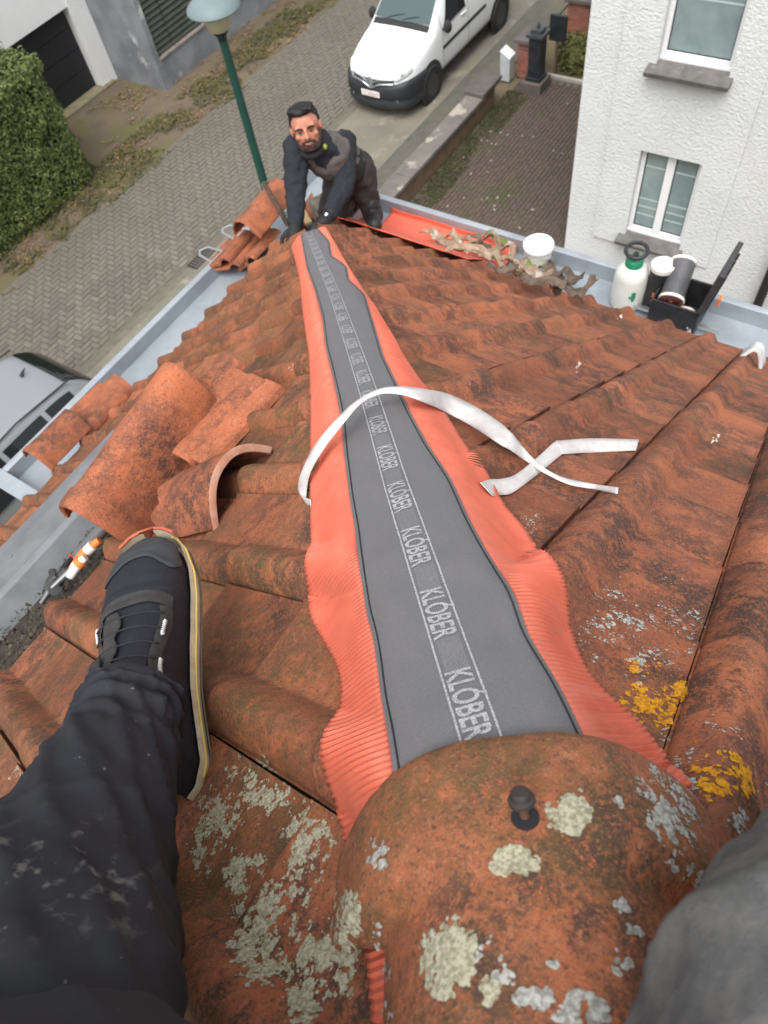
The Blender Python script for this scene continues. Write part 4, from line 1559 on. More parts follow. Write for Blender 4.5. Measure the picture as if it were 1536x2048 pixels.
def solef(u, v):
    t = v
    w_, h = cutv(t)
    ex = 0.0035
    prof = [(-1, SO + 0.012), (-1.05, SO + 0.004), (-1.06, SO - 0.012), (-0.98, -0.004), (0.98, -0.004), (1.06, SO - 0.012), (1.05, SO + 0.004), (1, SO + 0.012)]
    f = u * 7
    i = min(int(f), 6)
    a = V((prof[i][0], prof[i][1], 0)).lerp(V((prof[i + 1][0], prof[i + 1][1], 0)), f - i)
    wave = 0.0
    return V((t * (LS_ + 0.008) - 0.002, a.x * (w_ + ex + wave) + bend(t), a.y + 0.012 * sst(0.75, 1.0, t)))


smap(so.grid(29, 90, solef)).build('sole', SOLE, sho, smooth=True, ang=45)
for s_ in (1, -1):
    pts = [V((t * (LS_ + 0.004), s_ * (cutv(t)[0] + 0.0068) + bend(t), SO + 0.002 + 0.012 * sst(0.75, 1, t))) for t in [0.05 + 0.92 * k / 60 for k in range(61)]]
    smap(MB().tube(pts, 0.0016, 6)).build('sole_line', pm('yellow_line', (0.55, 0.42, 0.12), rough=0.7) if s_ == 1 else bpy.data.materials['yellow_line'], sho, smooth='all')
    pts = [V((t * (LS_ + 0.004), s_ * (cutv(t)[0] + 0.0085) + bend(t), SO - 0.010 + 0.012 * sst(0.75, 1, t))) for t in [0.05 + 0.9 * k / 60 for k in range(61)]]
    smap(MB().tube(pts, 0.0011, 6)).build('sole_groove', pm('groove', (0.12, 0.10, 0.07), rough=0.9) if s_ == 1 else bpy.data.materials['groove'], sho, smooth='all')
smap(MB().grid(30, 14, lambda u, v: upper(lerp(0.845 + 0.035 * math.cos((u - 0.5) * 9), 0.999, v), (-0.80 + 1.6 * u) * 1.0, 0.0022))).build('toe_cap', SHR, sho, smooth='all')
smap(MB().grid(30, 4, lambda u, v: upper(lerp(0.815 + 0.035 * math.cos((u - 0.5) * 9), 0.85 + 0.035 * math.cos((u - 0.5) * 9), v), (-0.80 + 1.6 * u), 0.0016 + 0.0012 * math.sin(3.14 * v)))).build('toe_ridge', SHR, sho, smooth='all')
tb_ = [0.955 + 0.045 * math.sin(math.pi / 2 * k / 16) for k in range(17)]
tp = [V((t * (LS_ + 0.006), (cutv(t)[0] + 0.007) + bend(t), SO + 0.014 + 0.012 * sst(0.75, 1, t))) for t in tb_]
tp += [V((t * (LS_ + 0.006), -(cutv(t)[0] + 0.007) + bend(t), SO + 0.014 + 0.012 * sst(0.75, 1, t))) for t in reversed(tb_[:-1])]
smap(MB().tube(tp, [0.0015] + [0.0024] * (len(tp) - 2) + [0.0015], 8)).build('toe_bumper', pm('toe_orange', (0.42, 0.10, 0.055), (0.34, 0.08, 0.045), 40, 0.6), sho, smooth='all')
# eyestay: a U-shaped grey overlay, tongue, pull tab, laces
for s_ in (1, -1):
    smap(MB().grid(9, 30, lambda u, v: upper(lerp(0.60, 0.20, v), s_ * lerp(0.40, 0.62, u) * (1 + 0.08 * math.sin(v * 9)), 0.0022 + 0.0010 * math.sin(3.14 * u)))).build('eyestay', SHG, sho, smooth='all')
smap(MB().grid(28, 8, lambda u, v: upper(0.585 + 0.055 * v + 0.035 * math.cos((u - 0.5) * 2.6), -0.62 + 1.24 * u, 0.0025 + 0.0012 * math.sin(3.14 * v)))).build('eyestay_bridge', SHG, sho, smooth='all')
smap(MB().grid(8, 40, lambda u, v: upper(lerp(0.60, 0.22, v), -0.16 + (u - 0.5) * (0.16 + 0.10 * abs(math.sin(v * 10))), 0.0045))).build('tongue_strap', SHG, sho, smooth='all', solid=0.0015)
smap(MB().grid(8, 14, lambda u, v: upper(lerp(0.40, 0.26, v), -0.34 + (u - 0.5) * 0.30, 0.010))).build('pull_tab', pm('webbing', (0.02, 0.021, 0.022), (0.03, 0.03, 0.031), 300, 0.85), sho, smooth='all', solid=0.003)
for k in range(6):
    t0 = 0.57 - 0.065 * k
    smap(MB().tube([upper(t0 + 0.010 * math.sin(3.14 * q / 14) - 0.01, lerp(-0.48, 0.48, q / 14), 0.0052) for q in range(15)], 0.0011, 6)).build('lace', CORD, sho, smooth='all')
WHT = pm('white_loop', (0.62, 0.62, 0.63), rough=0.6)
for (t0, ps) in ((0.55, -0.50), (0.50, 0.52), (0.38, -0.52), (0.34, 0.55)):
    smap(MB().tube([upper(t0 + 0.03 - 0.06 * q / 16, ps + (0.022 if q % 2 else -0.022), 0.0055) for q in range(17)], 0.0013, 6)).build('lace_loop', WHT, sho, smooth='all')
dl = MB()
for k in range(3):
    smap(MB().grid(5, 12, lambda u, v: upper(lerp(0.36, 0.22, v) + 0.01 * k, -0.64 - 0.06 * k + (u - 0.5) * 0.06, 0.009 + 0.002 * k))).build('dial', ORP if k != 1 else BLACKP, sho, smooth='all', solid=0.004)
# trousers: folded cloth lofted along the leg
TRO = pm('navy_work_trousers', (0.0135, 0.014, 0.019), (0.017, 0.018, 0.024), 25, 0.82, bump=0.3, bs=600, bd=0.0008)
t = TRO.node_tree
b = t.nodes['Principled BSDF']
src = b.inputs['Base Color'].links[0].from_socket
cc = coords(t, 'G')
loc_ = P(110, 1800, 0.56)
dv = nd(t, 'VectorMath', operation='DISTANCE')
t.links.new(cc, dv.inputs[0])
dv.inputs[1].default_value = loc_
mr_ = nd(t, 'MapRange')
mr_.inputs['From Min'].default_value = 0.085
mr_.inputs['From Max'].default_value = 0.02
t.links.new(dv.outputs['Value'], mr_.inputs['Value'])
k_ = mth(t, 'MULTIPLY', mr_.outputs[0], nz(t, cc, 55, 4, 0.6, 0.56, 0.68))
o1 = mixc(t, mth(t, 'MULTIPLY', k_, 0.55), src, (0.30, 0.29, 0.26))
o2 = mixc(t, mth(t, 'MULTIPLY', nz(t, cc, 130, 2, 0.5, 0.73, 0.77), 0.35), o1, (0.3, 0.3, 0.3))
t.links.new(o2, b.inputs['Base Color'])
KNEE = pm('worn_grey_knee', (0.165, 0.162, 0.157), (0.08, 0.08, 0.082), 34, 0.9, c3=(0.080, 0.088, 0.055), s3=11, t3=(0.52, 0.66), bump=0.6, bs=700, bd=0.0015)


def loft(path, name, mat, folds, n=64, m=90):
    """path: (centre, half width in picture, half depth)"""
    L_ = len(path)

    def cr(k, v):
        f = v * (L_ - 1)
        i = min(int(f), L_ - 2)
        q = f - i
        p = [path[max(i - 1, 0)][k], path[i][k], path[i + 1][k], path[min(i + 2, L_ - 1)][k]]
        return ((p[1] * 2) + (p[2] - p[0]) * q + (p[0] * 2 - p[1] * 5 + p[2] * 4 - p[3]) * q * q + (p[1] * 3 - p[0] - p[2] * 3 + p[3]) * q ** 3) * 0.5

    def fn(u, v):
        c = cr(0, v)
        d = (cr(0, min(1, v + 0.02)) - cr(0, max(0, v - 0.02))).normalized()
        vd = -c.normalized()
        sd = d.cross(vd).normalized()
        up2 = sd.cross(d)
        a = 2 * math.pi * u
        r1, r2 = cr(1, v), cr(2, v)
        ca, sa = math.cos(a), math.sin(a)
        p = c + sd * (r1 * abs(ca) ** 0.9 * (1 if ca > 0 else -1)) + up2 * (r2 * sa)
        nn = (sd * ca + up2 * sa)
        return p + nn * folds(v, ca, sa, p)
    return MB().grid(n, m, fn, True)


def legf(v, ca, sa, p):
    k = 0.0
    # tight crosswise folds above the shoe, then long shallow diagonal ones
    k += 0.0045 * (1 - sst(0.08, 0.30, v)) * math.sin(v * 95 + ca * 2.4 + sa * 1.3 + 5 * noise.noise(V((ca * 1.5, sa * 1.5, v * 6))))
    k += 0.0045 * noise.noise(V((v * 9 + ca * 1.6, ca * 1.2, sa * 1.2)))
    k += 0.0040 * noise.noise(V((v * 22 + ca * 3, sa * 2, 4)))
    rg_ = 1 - abs(noise.noise(V((v * 7 + ca * 2.2, ca * 0.9 + sa, 9))) * 2.2)
    k += 0.0075 * max(0, rg_) ** 3 * 0.8
    k += 0.0012 * noise.noise(p * 160)
    k += 0.0028 * math.exp(-((v - 0.42 - 0.035 * ca) / 0.012) ** 2)            # knee-pocket seam
    k += 0.0020 * math.exp(-((ca - 0.80) / 0.05) ** 2)                          # side seam
    return k


leg = [(P(268, 1398, 0.79), 0.044, 0.044), (P(256, 1438, 0.775), 0.049, 0.046), (P(232, 1505, 0.75), 0.055, 0.050), (P(196, 1600, 0.71), 0.062, 0.056), (P(150, 1720, 0.665), 0.072, 0.060), (P(105, 1870, 0.61), 0.080, 0.066), (P(60, 2060, 0.55), 0.084, 0.070), (P(20, 2300, 0.51), 0.086, 0.078), (V((-0.22, 0.06, -0.36)), 0.10, 0.10), (V((-0.40, -0.16, -0.26)), 0.13, 0.13)]
trs = loft(leg, 'trousers', TRO, legf, 72, 130).build('trousers', TRO, ph, smooth='all')
hm1 = loft([(P(271, 1388, 0.794), 0.045, 0.045), (P(267, 1398, 0.79), 0.0465, 0.0465), (P(262, 1412, 0.785), 0.0465, 0.0465)], 'h', TRO, lambda v, ca, sa, p: 0.001 * math.sin(v * 3.14), 48, 8).build('hem', TRO, trs, smooth='all')
# ankle inside the cuff
kn = P(1585, 1985, 0.335)
rg = [(P(1720, 2900, 0.42), 0.11, 0.11), (P(1680, 2450, 0.37), 0.075, 0.075), (P(1690, 2180, 0.355), 0.064, 0.064), (P(1700, 2060, 0.365), 0.062, 0.062), (P(1730, 1930, 0.42), 0.058, 0.058), (P(1760, 1760, 0.52), 0.058, 0.058), (P(1830, 1640, 0.62), 0.05, 0.05)]
loft(rg, 'k', KNEE, lambda v, ca, sa, p: 0.005 * noise.noise(p * 22) + 0.006 * max(0, 1 - abs(noise.noise(p * 13 + V((4, 2, 1)))) * 3) ** 2 + 0.001 * noise.noise(p * 150), 90, 120).build('trousers', KNEE, ph, smooth='all')['label'] = 'worn grey knee of the other trouser leg'
# ------------------------------------------------------------------ ground, street, drive
SOIL = pm('soil', (0.105, 0.085, 0.060), (0.14, 0.105, 0.068), 2.2, 0.95, c3=(0.105, 0.095, 0.038), s3=1.1, t3=(0.5, 0.62), bump=0.5, bs=25, bd=0.03)
mb = MB()
YS_ = 3.2
mb.add([(-120, YS_, GZ - 0.03), (200, YS_, GZ - 0.03), (200, 220, GZ - 0.03), (-120, 220, GZ - 0.03)], [(0, 1, 2, 3)])
mb.add([(9.3, -160, GZ - 0.03), (200, -160, GZ - 0.03), (200, YS_, GZ - 0.03), (9.3, YS_, GZ - 0.03)], [(0, 1, 2, 3)])
mb.add([(-120, -160, GZ - 0.36), (9.3, -160, GZ - 0.36), (9.3, YS_, GZ - 0.36), (-120, YS_, GZ - 0.36)], [(0, 1, 2, 3)])
mb.add([(-120, YS_, GZ - 0.36), (9.3, YS_, GZ - 0.36), (9.3, YS_, GZ - 0.03), (-120, YS_, GZ - 0.03)], [(0, 1, 2, 3)])
setp(mb.build('ground', SOIL), kind='structure')
LED = pm('mossy_kerb', (0.09, 0.08, 0.045), (0.13, 0.125, 0.06), 3, 0.95)
one('garden_ledge', MB().bb((8.55, -4, GZ - 0.35), (8.78, 3.1, GZ - 0.27)), LED, 'mossy ledge along the foot of the white house', 'ledge', bevel=0.02)
SAND = pm('joint_sand', (0.105, 0.096, 0.078), (0.125, 0.115, 0.09), 8, 0.95)
PAVE = pm('paver_concrete', (0.150, 0.135, 0.111), (0.122, 0.108, 0.089), 0.8, 0.9, rnd=0.16, c3=(0.118, 0.104, 0.085), s3=0.55, t3=(0.48, 0.62), bump=0.3, bs=60, bd=0.004)
PAVE2 = pm('paver_concrete_field', (0.150, 0.135, 0.111), (0.118, 0.104, 0.087), 9, 0.9, c3=(0.116, 0.102, 0.083), s3=0.55, t3=(0.48, 0.62), bump=0.3, bs=60, bd=0.004)
BRK = pm('drive_brick', (0.098, 0.068, 0.052), (0.075, 0.055, 0.045), 1.2, 0.9, rnd=0.22, c3=(0.06, 0.062, 0.028), s3=0.9, t3=(0.54, 0.64))
BRK2 = pm('drive_brick_field', (0.098, 0.068, 0.052), (0.07, 0.052, 0.043), 11, 0.9, c3=(0.06, 0.062, 0.028), s3=0.9, t3=(0.54, 0.64))


def block(l, w_, h=0.02):
    b = 0.006
    vs = [(-l / 2, -w_ / 2, -h), (l / 2, -w_ / 2, -h), (l / 2, w_ / 2, -h), (-l / 2, w_ / 2, -h), (-l / 2 + b, -w_ / 2 + b, 0), (l / 2 - b, -w_ / 2 + b, 0), (l / 2 - b, w_ / 2 - b, 0), (-l / 2 + b, w_ / 2 - b, 0)]
    return vs, [(4, 5, 6, 7), (0, 1, 5, 4), (1, 2, 6, 5), (2, 3, 7, 6), (3, 0, 4, 7)]


def paving(par, name, places, l, w_, mat, mat2, gap):
    """places: (x, y, along_x); the 300 nearest become objects, the rest one part"""
    vs, fs = block(l - gap, w_ - gap)
    ms = []
    for ax_ in (0, 1):
        me = bpy.data.meshes.new(name)
        me.from_pydata([(p[0], p[1], p[2]) if ax_ else (p[1], p[0], p[2]) for p in vs], [], fs if ax_ else [tuple(reversed(f)) for f in fs])
        me.materials.append(mat)
        ms.append(me)
    def vis(p):
        q = RC.transposed() @ V((p[0], p[1], GZ))
        u, v = 768 + FPX * q.x / -q.z, 1024 - FPX * q.y / -q.z
        return 0 < u < 1536 and 0 < v < 900
    places.sort(key=lambda p: (not vis(p), p[0] ** 2 + p[1] ** 2))
    r = random.Random(3)
    big = MB()
    for k, (x, y, ax_) in enumerate(places):
        z = GZ + 0.012 + r.uniform(-0.003, 0.003)
        if k < 300:
            o = bpy.data.objects.new(name, ms[ax_])
            COL.objects.link(o)
            o.parent = par
            o.location = (x, y, z)
        else:
            big.add([(x + p[0], y + p[1], z + p[2]) if ax_ else (x + p[1], y + p[0], z + p[2]) for p in vs], fs if ax_ else [tuple(reversed(f)) for f in fs])
    o = big.build(name + '_field', mat2, par, fix=False)
    o['kind'] = 'stuff'


YST0, YST1 = 8.85, 11.55
street = setp(MB().bb((-6, YST0, GZ - 0.02), (40, YST1, GZ - 0.004)).build('street', SAND), kind='structure')
un = 0.098
pl_ = []
for k in range(-80, 320):
    for m_ in range(-90, 90):
        ox, oy = k + 2 * m_, k - 2 * m_
        for (cx, cy, axx) in ((ox + 1, oy + 0.5, 1), (ox + 0.5, oy + 2, 0)):
            x, y = 1.5 + cx * un, YST0 + cy * un
            if 2.2 < x < 20 and YST0 + 0.1 < y < YST1 - 0.06:
                pl_.append((x, y, axx))
paving(street, 'paver', pl_, 2 * un, un, PAVE, PAVE2, 0.007)
drive = setp(MB().bb((3.9, 3.45, GZ - 0.02), (13.15, 6.30, GZ - 0.004)).build('driveway', SAND), kind='structure')
pl_ = []
for j in range(40):
    y = 3.45 + 0.036 + j * 0.072
    if y > 6.28:
        break
    for i in range(46):
        x = 4.0 + 0.1 * (j % 2) + 0.2 * i + 0.1
        if x < 13.05:
            pl_.append((x, y, 1))
paving(drive, 'paving_brick', pl_, 0.2, 0.072, BRK, BRK2, 0.008)
CONC = pm('parking_concrete', (0.19, 0.172, 0.135), (0.15, 0.138, 0.115), 1.3, 0.95, c3=(0.25, 0.23, 0.185), s3=2.2, t3=(0.55, 0.66), bump=0.4, bs=30, bd=0.01)
ASPH = pm('grey_asphalt', (0.105, 0.10, 0.082), (0.085, 0.08, 0.068), 6, 0.95, c3=(0.12, 0.115, 0.08), s3=1.2, t3=(0.52, 0.66), bump=0.4, bs=80, bd=0.006)
setp(MB().bb((-6, 7.3, GZ - 0.02), (40, YST0 - 0.12, GZ + 0.008)).build('parking_strip', CONC), kind='structure')
setp(MB().bb((-6, YST0 - 0.12, GZ - 0.02), (40, YST0, GZ + 0.002)).build('street_channel', pm('channel', (0.15, 0.135, 0.105), (0.11, 0.10, 0.08), 6, 0.95)), kind='structure')
setp(MB().bb((-6, 6.62, GZ - 0.02), (40, 7.3, GZ + 0.004)).build('pavement', ASPH), kind='structure')
# drain grate
c = PZ(400, 515, GZ)
gr = thing('drain_grate', 'slotted iron drain grate at the street edge', 'drain grate', V((c.x, 8.79, GZ + 0.004)))
fr_ = MB()
IRON = pm('cast_iron', (0.035, 0.026, 0.022), rough=0.7)
for (a, b) in (((-0.27, -0.11, 0), (0.27, -0.085, 0.012)), ((-0.27, 0.085, 0), (0.27, 0.11, 0.012)), ((-0.27, -0.085, 0), (-0.245, 0.085, 0.012)), ((0.245, -0.085, 0), (0.27, 0.085, 0.012))):
    fr_.bb(a, b)
fr_.build('frame', IRON, gr, local=True)
MB().bb((-0.24, -0.083, -0.001), (0.24, 0.083, 0.001)).build('sump', CORD, gr, local=True)
for k in range(9):
    MB().bb((-0.225 + k * 0.053, -0.083, 0.002), (-0.202 + k * 0.053, 0.083, 0.011)).build('bar', pm('bar_iron', (0.10, 0.085, 0.075), rough=0.7) if k == 0 else bpy.data.materials['bar_iron'], gr, local=True)
# leaf litter and weeds along the far kerb
LIT = pm('leaf_litter', (0.20, 0.12, 0.065), (0.13, 0.085, 0.05), 3.0, 0.9, c3=(0.28, 0.19, 0.11), s3=9, t3=(0.5, 0.6))
MOSS = pm('verge_moss', (0.095, 0.085, 0.028), (0.06, 0.06, 0.022), 4, 0.95)
rr = random.Random(9)


def scat(n, x0, x1, y0, y1, s0, s1, dens, seed, z=GZ):
    mb = MB()
    k = 0
    while k < n:
        x, y = rr.uniform(x0, x1), rr.uniform(y0, y1)
        if noise.noise(V((x * 1.1, y * 1.1, seed))) + 0.4 * noise.noise(V((x * 4, y * 4, seed))) < dens + rr.uniform(-0.15, 0.15):
            continue
        k += 1
        s_ = rr.uniform(s0, s1)
        a = rr.uniform(0, 6.28)
        u, v = V((math.cos(a), math.sin(a), rr.uniform(-0.5, 0.5))) * s_, V((-math.sin(a), math.cos(a), rr.uniform(-0.5, 0.5))) * s_ * 0.55
        c = V((x, y, z + rr.uniform(0.005, 0.03)))
        mb.add([c - u, c - v, c + u, c + v], [(0, 1, 2, 3)])
    return mb


one('leaf_litter', scat(4200, 4.0, 14.5, 11.5, 14.2, 0.012, 0.035, 0.06, 3.0), LIT, 'brown fallen leaves strewn along the verge below the grey shed', 'leaves', kind='stuff', fix=False)
one('verge_weeds', scat(7000, 4.0, 15, 11.35, 12.6, 0.015, 0.04, -0.05, 8.0), MOSS, 'olive moss and weeds along the far street edge', 'weeds', kind='stuff', fix=False)
one('yard_moss', scat(2600, 8.0, 12.5, 5.85, 6.3, 0.012, 0.03, -0.1, 5.0, GZ + 0.01), pm('drive_moss', (0.045, 0.05, 0.015), (0.03, 0.035, 0.012), 5, 0.95), 'dark moss along the foot of the low garden wall', 'moss', kind='stuff', fix=False)
pe = MB()
for _ in range(60):
    x, y = rr.uniform(7.5, 13), rr.uniform(3.6, 6.1)
    pe.ell((x, y, GZ + 0.02), (rr.uniform(0.012, 0.03), rr.uniform(0.012, 0.025), 0.010), n=7, m=5)
one('fallen_petals', pe, pm('petals', (0.30, 0.26, 0.22), rough=0.9), 'small pale leaves scattered on the brown brick driveway', 'leaves', kind='stuff')

# ------------------------------------------------------------------ low wall, gate post, garden
STONE = pm('coping_stone', (0.17, 0.15, 0.135), (0.13, 0.115, 0.105), 3, 0.9, c3=(0.33, 0.30, 0.25), s3=2.2, t3=(0.56, 0.62), bump=0.3, bs=30, bd=0.01)
BWALL = pm('wall_brick', (0.19, 0.115, 0.075), (0.12, 0.09, 0.06), 7, 0.9)
lw = thing('garden_wall', 'low garden wall with lichened stone coping beside the driveway', 'wall', V((10.3, 6.4, GZ)))
MB().bb((8.2, 6.33, GZ - 0.05), (12.0, 6.55, GZ + 0.34)).build('wall_body', BWALL, lw, bevel=0.005)
xq = 8.15
rr = random.Random(2)
for ln in (0.86, 0.92, 0.88, 0.80):
    MB().bb((xq, 6.28, GZ + 0.343), (xq + ln - 0.012, 6.62, GZ + 0.405 + rr.uniform(0, 0.01))).build('coping', STONE, lw, bevel=0.008)
    xq += ln
MB().bb((11.45, 6.26, GZ + 0.41), (12.15, 6.66, GZ + 0.48)).build('coping', pm('coping_dark', (0.12, 0.105, 0.095), (0.09, 0.08, 0.075), 4, 0.9), lw, bevel=0.01)
RB = pm('red_brick', (0.30, 0.115, 0.075), (0.24, 0.10, 0.07), 9, 0.9, rnd=0.18)
MORT = pm('mortar', (0.32, 0.28, 0.24), rough=0.95)


def brick_pillar(name, label, x0, y0, x1, y1, z1, cap):
    t_ = thing(name, label, 'pillar', V(((x0 + x1) / 2, (y0 + y1) / 2, GZ)))
    MB().bb((x0 + 0.008, y0 + 0.008, GZ), (x1 - 0.008, y1 - 0.008, z1)).build('mortar_core', MORT, t_)
    z, r = GZ + 0.005, 0
    cache = {}
    while z + 0.06 < z1:
        for fx in (0, 1):
            L_ = (x1 - x0) if fx else (y1 - y0)
            n = max(2, round(L_ / 0.2))
            for k in range(-1, n):
                a, b = (k + 0.5 * (r % 2)) * L_ / n, (k + 1 + 0.5 * (r % 2)) * L_ / n
                a, b = max(a, 0), min(b, L_)
                if b - a < 0.04:
                    continue
                # faces turned to the street corner and to the camera
                if fx:
                    p, q = (x0 + a + 0.004, y1 - 0.02, z), (x0 + b - 0.004, y1, z + 0.055)
                    MB().bb((x0 + a + 0.004, y0, z), (x0 + b - 0.004, y0 + 0.02, z + 0.055)).build('brick', RB, t_)
                else:
                    p, q = (x0, y0 + a + 0.004, z), (x0 + 0.02, y0 + b - 0.004, z + 0.055)
                MB().bb(p, q).build('brick', RB, t_)
        z += 0.066
        r += 1
    MB().bb((x0 - 0.06, y0 - 0.06, z1), (x1 + 0.06, y1 + 0.06, z1 + 0.07)).build('cap_stone', cap, t_, bevel=0.01)


CAPS = pm('cap_stone', (0.12, 0.105, 0.10), (0.09, 0.08, 0.078), 4, 0.9)
brick_pillar('gate_pillar', 'short brick gate pillar with a flat cap behind the black letterbox post', 12.98, 6.02, 13.35, 6.38, GZ + 0.62, CAPS)
brick_pillar('garden_pillar', 'brick pillar with grey cap at the end of the far garden wall', 14.75, 5.75, 15.15, 6.20, GZ + 0.55, CAPS)
fw = thing('far_garden_wall', 'far garden wall with dark coping beyond the shrubs', 'wall', V((17, 5.9, GZ)))
MB().bb((15.15, 5.82, GZ - 0.02), (19.5, 6.12, GZ + 0.50)).build('wall_body', BWALL, fw)
MB().bb((15.21, 5.78, GZ + 0.5), (19.5, 6.16, GZ + 0.57)).build('coping', CAPS, fw, bevel=0.01)
# tall black letterbox post
BKM = pm('black_cast', (0.018, 0.02, 0.024), (0.028, 0.03, 0.034), 5, 0.45)
c = PZ(1063, 172, GZ)
lb = thing('letterbox', 'tall black cast letterbox post on a stone block by the gate', 'letterbox', V((12.72, 5.86, GZ)))
MB().bb((-0.22, -0.20, 0), (0.22, 0.20, 0.20)).build('plinth', pm('plinth_stone', (0.12, 0.10, 0.09), (0.10, 0.085, 0.075), 5, 0.9), lb, local=True, bevel=0.01)
bm_ = MB().bb((-0.15, -0.15, 0.20), (0.15, 0.15, 0.27))
bm_.bb((-0.12, -0.12, 0.27), (0.12, 0.12, 0.95))
bm_.build('post', BKM, lb, local=True, bevel=0.008)
for sgn_ in (1, -1):
    MB().bb((-0.127, -0.085, 0.34), (-0.121, 0.085, 0.62) if sgn_ > 0 else (-0.121, 0.085, 0.35)).build('door_panel' if sgn_ > 0 else 'door_ledge', BKM, lb, local=True, bevel=0.003)
MB().bb((-0.13, -0.09, 0.78), (-0.121, 0.09, 0.81)).build('slot_flap', BKM, lb, local=True)
MB().bb((-0.16, -0.16, 0.95), (0.16, 0.16, 1.0)).bb((-0.10, -0.10, 1.0), (0.10, 0.10, 1.06)).lathe([(0.03, 1.06), (0.03, 1.12), (0.012, 1.16), (0.001, 1.17)], 12).build('cap', pm('cap_grey', (0.05, 0.055, 0.06), rough=0.4), lb, local=True, bevel=0.008)
sg = thing('black_panel', 'square black panel on a wooden stake behind the letterbox post', 'panel', V((13.25, 5.72, GZ)))
MB().bb((-0.02, -0.02, 0), (0.02, 0.02, 0.75)).build('stake', pm('stake', (0.12, 0.085, 0.06), rough=0.9), sg, local=True)
MB().bb((-0.03, -0.16, 0.62), (0.03, 0.16, 1.05)).build('board', BKM, sg, local=True, bevel=0.006)
wb = thing('meter_box', 'pale grey box with sloping lid beside the gate pillar', 'box', V((12.86, 6.52, GZ)))
MB().prism([(-0.10, 0), (0.10, 0), (0.10, 0.52), (-0.10, 0.40)], -0.11, 0.11, M(((0, 0, 1, 0), (1, 0, 0, 0), (0, 1, 0, 0), (0, 0, 0, 1)))).build('case', pm('pale_box', (0.50, 0.53, 0.54), (0.42, 0.45, 0.46), 6, 0.5), wb, local=True, bevel=0.006)
MB().box((0, -0.0, 0.475), (0.25, 0.235, 0.018), M.Rotation(rad(30), 3, 'X')).build('lid', pm('lid_white', (0.68, 0.70, 0.71), rough=0.4), wb, local=True, bevel=0.003)
one('garden_kerb', MB().bb((13.15, 4.2, GZ - 0.02), (13.22, 6.0, GZ + 0.05)), pm('kerb_pale', (0.40, 0.37, 0.33), (0.32, 0.29, 0.25), 6, 0.9), 'thin pale kerb between driveway and shrubs', 'kerb', bevel=0.006)


def leaf_cloud(n, fn, s0, s1, r):
    mb = MB()
    for _ in range(n):
        c, nn = fn()
        s_ = r.uniform(s0, s1)
        a = V((r.uniform(-1, 1), r.uniform(-1, 1), r.uniform(-1, 1)))
        nn = (nn + a * 0.75).normalized()
        u = nn.orthogonal().normalized()
        u = M.Rotation(r.uniform(0, 6.28), 3, nn) @ u
        v = nn.cross(u)
        mb.add([c - u * s_, c - v * s_ * 0.5 + nn * s_ * 0.12, c + u * s_, c + v * s_ * 0.5 + nn * s_ * 0.12], [(0, 1, 2, 3)])
    return mb


def shrub(label, x, y, r, h, mat, seed, n=2600):
    t_ = thing('garden_shrub', label, 'shrub', V((x, y, GZ)), 'shrubs between the driveway and the far wall')
    rr_ = random.Random(seed)

    def fn():
        while True:
            p = V((rr_.uniform(-1, 1), rr_.uniform(-1, 1), rr_.uniform(0, 1)))
            q = p.length + 0.3 * noise.noise(p * 3 + V((seed, 0, 0)))
            if 0.45 < q < 1:
                return V((p.x * r, p.y * r, p.z * h + 0.05)), p.normalized()
    leaf_cloud(n, fn, 0.02, 0.05, rr_).build('crown', mat, t_, local=True, fix=False)
    st = MB()
    for k in range(5):
        a = k * 1.3
        st.tube([V((0, 0, 0)), V((math.cos(a) * r * 0.3, math.sin(a) * r * 0.3, h * 0.4)), V((math.cos(a) * r * 0.6, math.sin(a) * r * 0.6, h * 0.8))], [0.015, 0.01, 0.004], 6)
    st.build('stem', pm('twig', (0.08, 0.06, 0.045), rough=0.9), t_, local=True)


G1 = pm('shrub_green', (0.075, 0.095, 0.028), (0.13, 0.13, 0.04), 3.5, 0.8)
G2 = pm('shrub_rust', (0.22, 0.12, 0.035), (0.16, 0.12, 0.04), 4, 0.8)
G3 = pm('shrub_yellow', (0.20, 0.18, 0.05), (0.10, 0.11, 0.03), 4, 0.8)
shrub('low green shrub right behind the black letterbox post', 13.75, 5.5, 0.42, 0.5, G1, 1)
shrub('rusty orange shrub against the corner of the white house', 13.8, 4.85, 0.42, 0.45, G2, 2)
shrub('yellowish shrub in front of the far garden wall', 14.35, 5.2, 0.42, 0.5, G3, 3)
shrub('dark green shrub behind the rusty one', 14.6, 4.5, 0.5, 0.5, G1, 4)

# ------------------------------------------------------------------ white neighbour house
STU = pm('white_stucco', (0.67, 0.685, 0.685), (0.62, 0.635, 0.635), 1.5, 0.9, c3=(0.57, 0.565, 0.53), s3=0.8, t3=(0.55, 0.8))
t = STU.node_tree
b = t.nodes['Principled BSDF']
cc = coords(t, 'G', (22, 22, 40))
n1 = nd(t, 'TexNoise', Scale=1.0, Detail=4, Roughness=0.55, Distortion=0.6)
t.links.new(cc, n1.inputs['Vector'])
bumpn(t, b, n1.outputs['Fac'], 0.9, 0.022)
XW = 8.906
nb = thing('white_house', 'white stuccoed house with two windows beyond the driveway', 'house', V((XW, 3.45, GZ)))


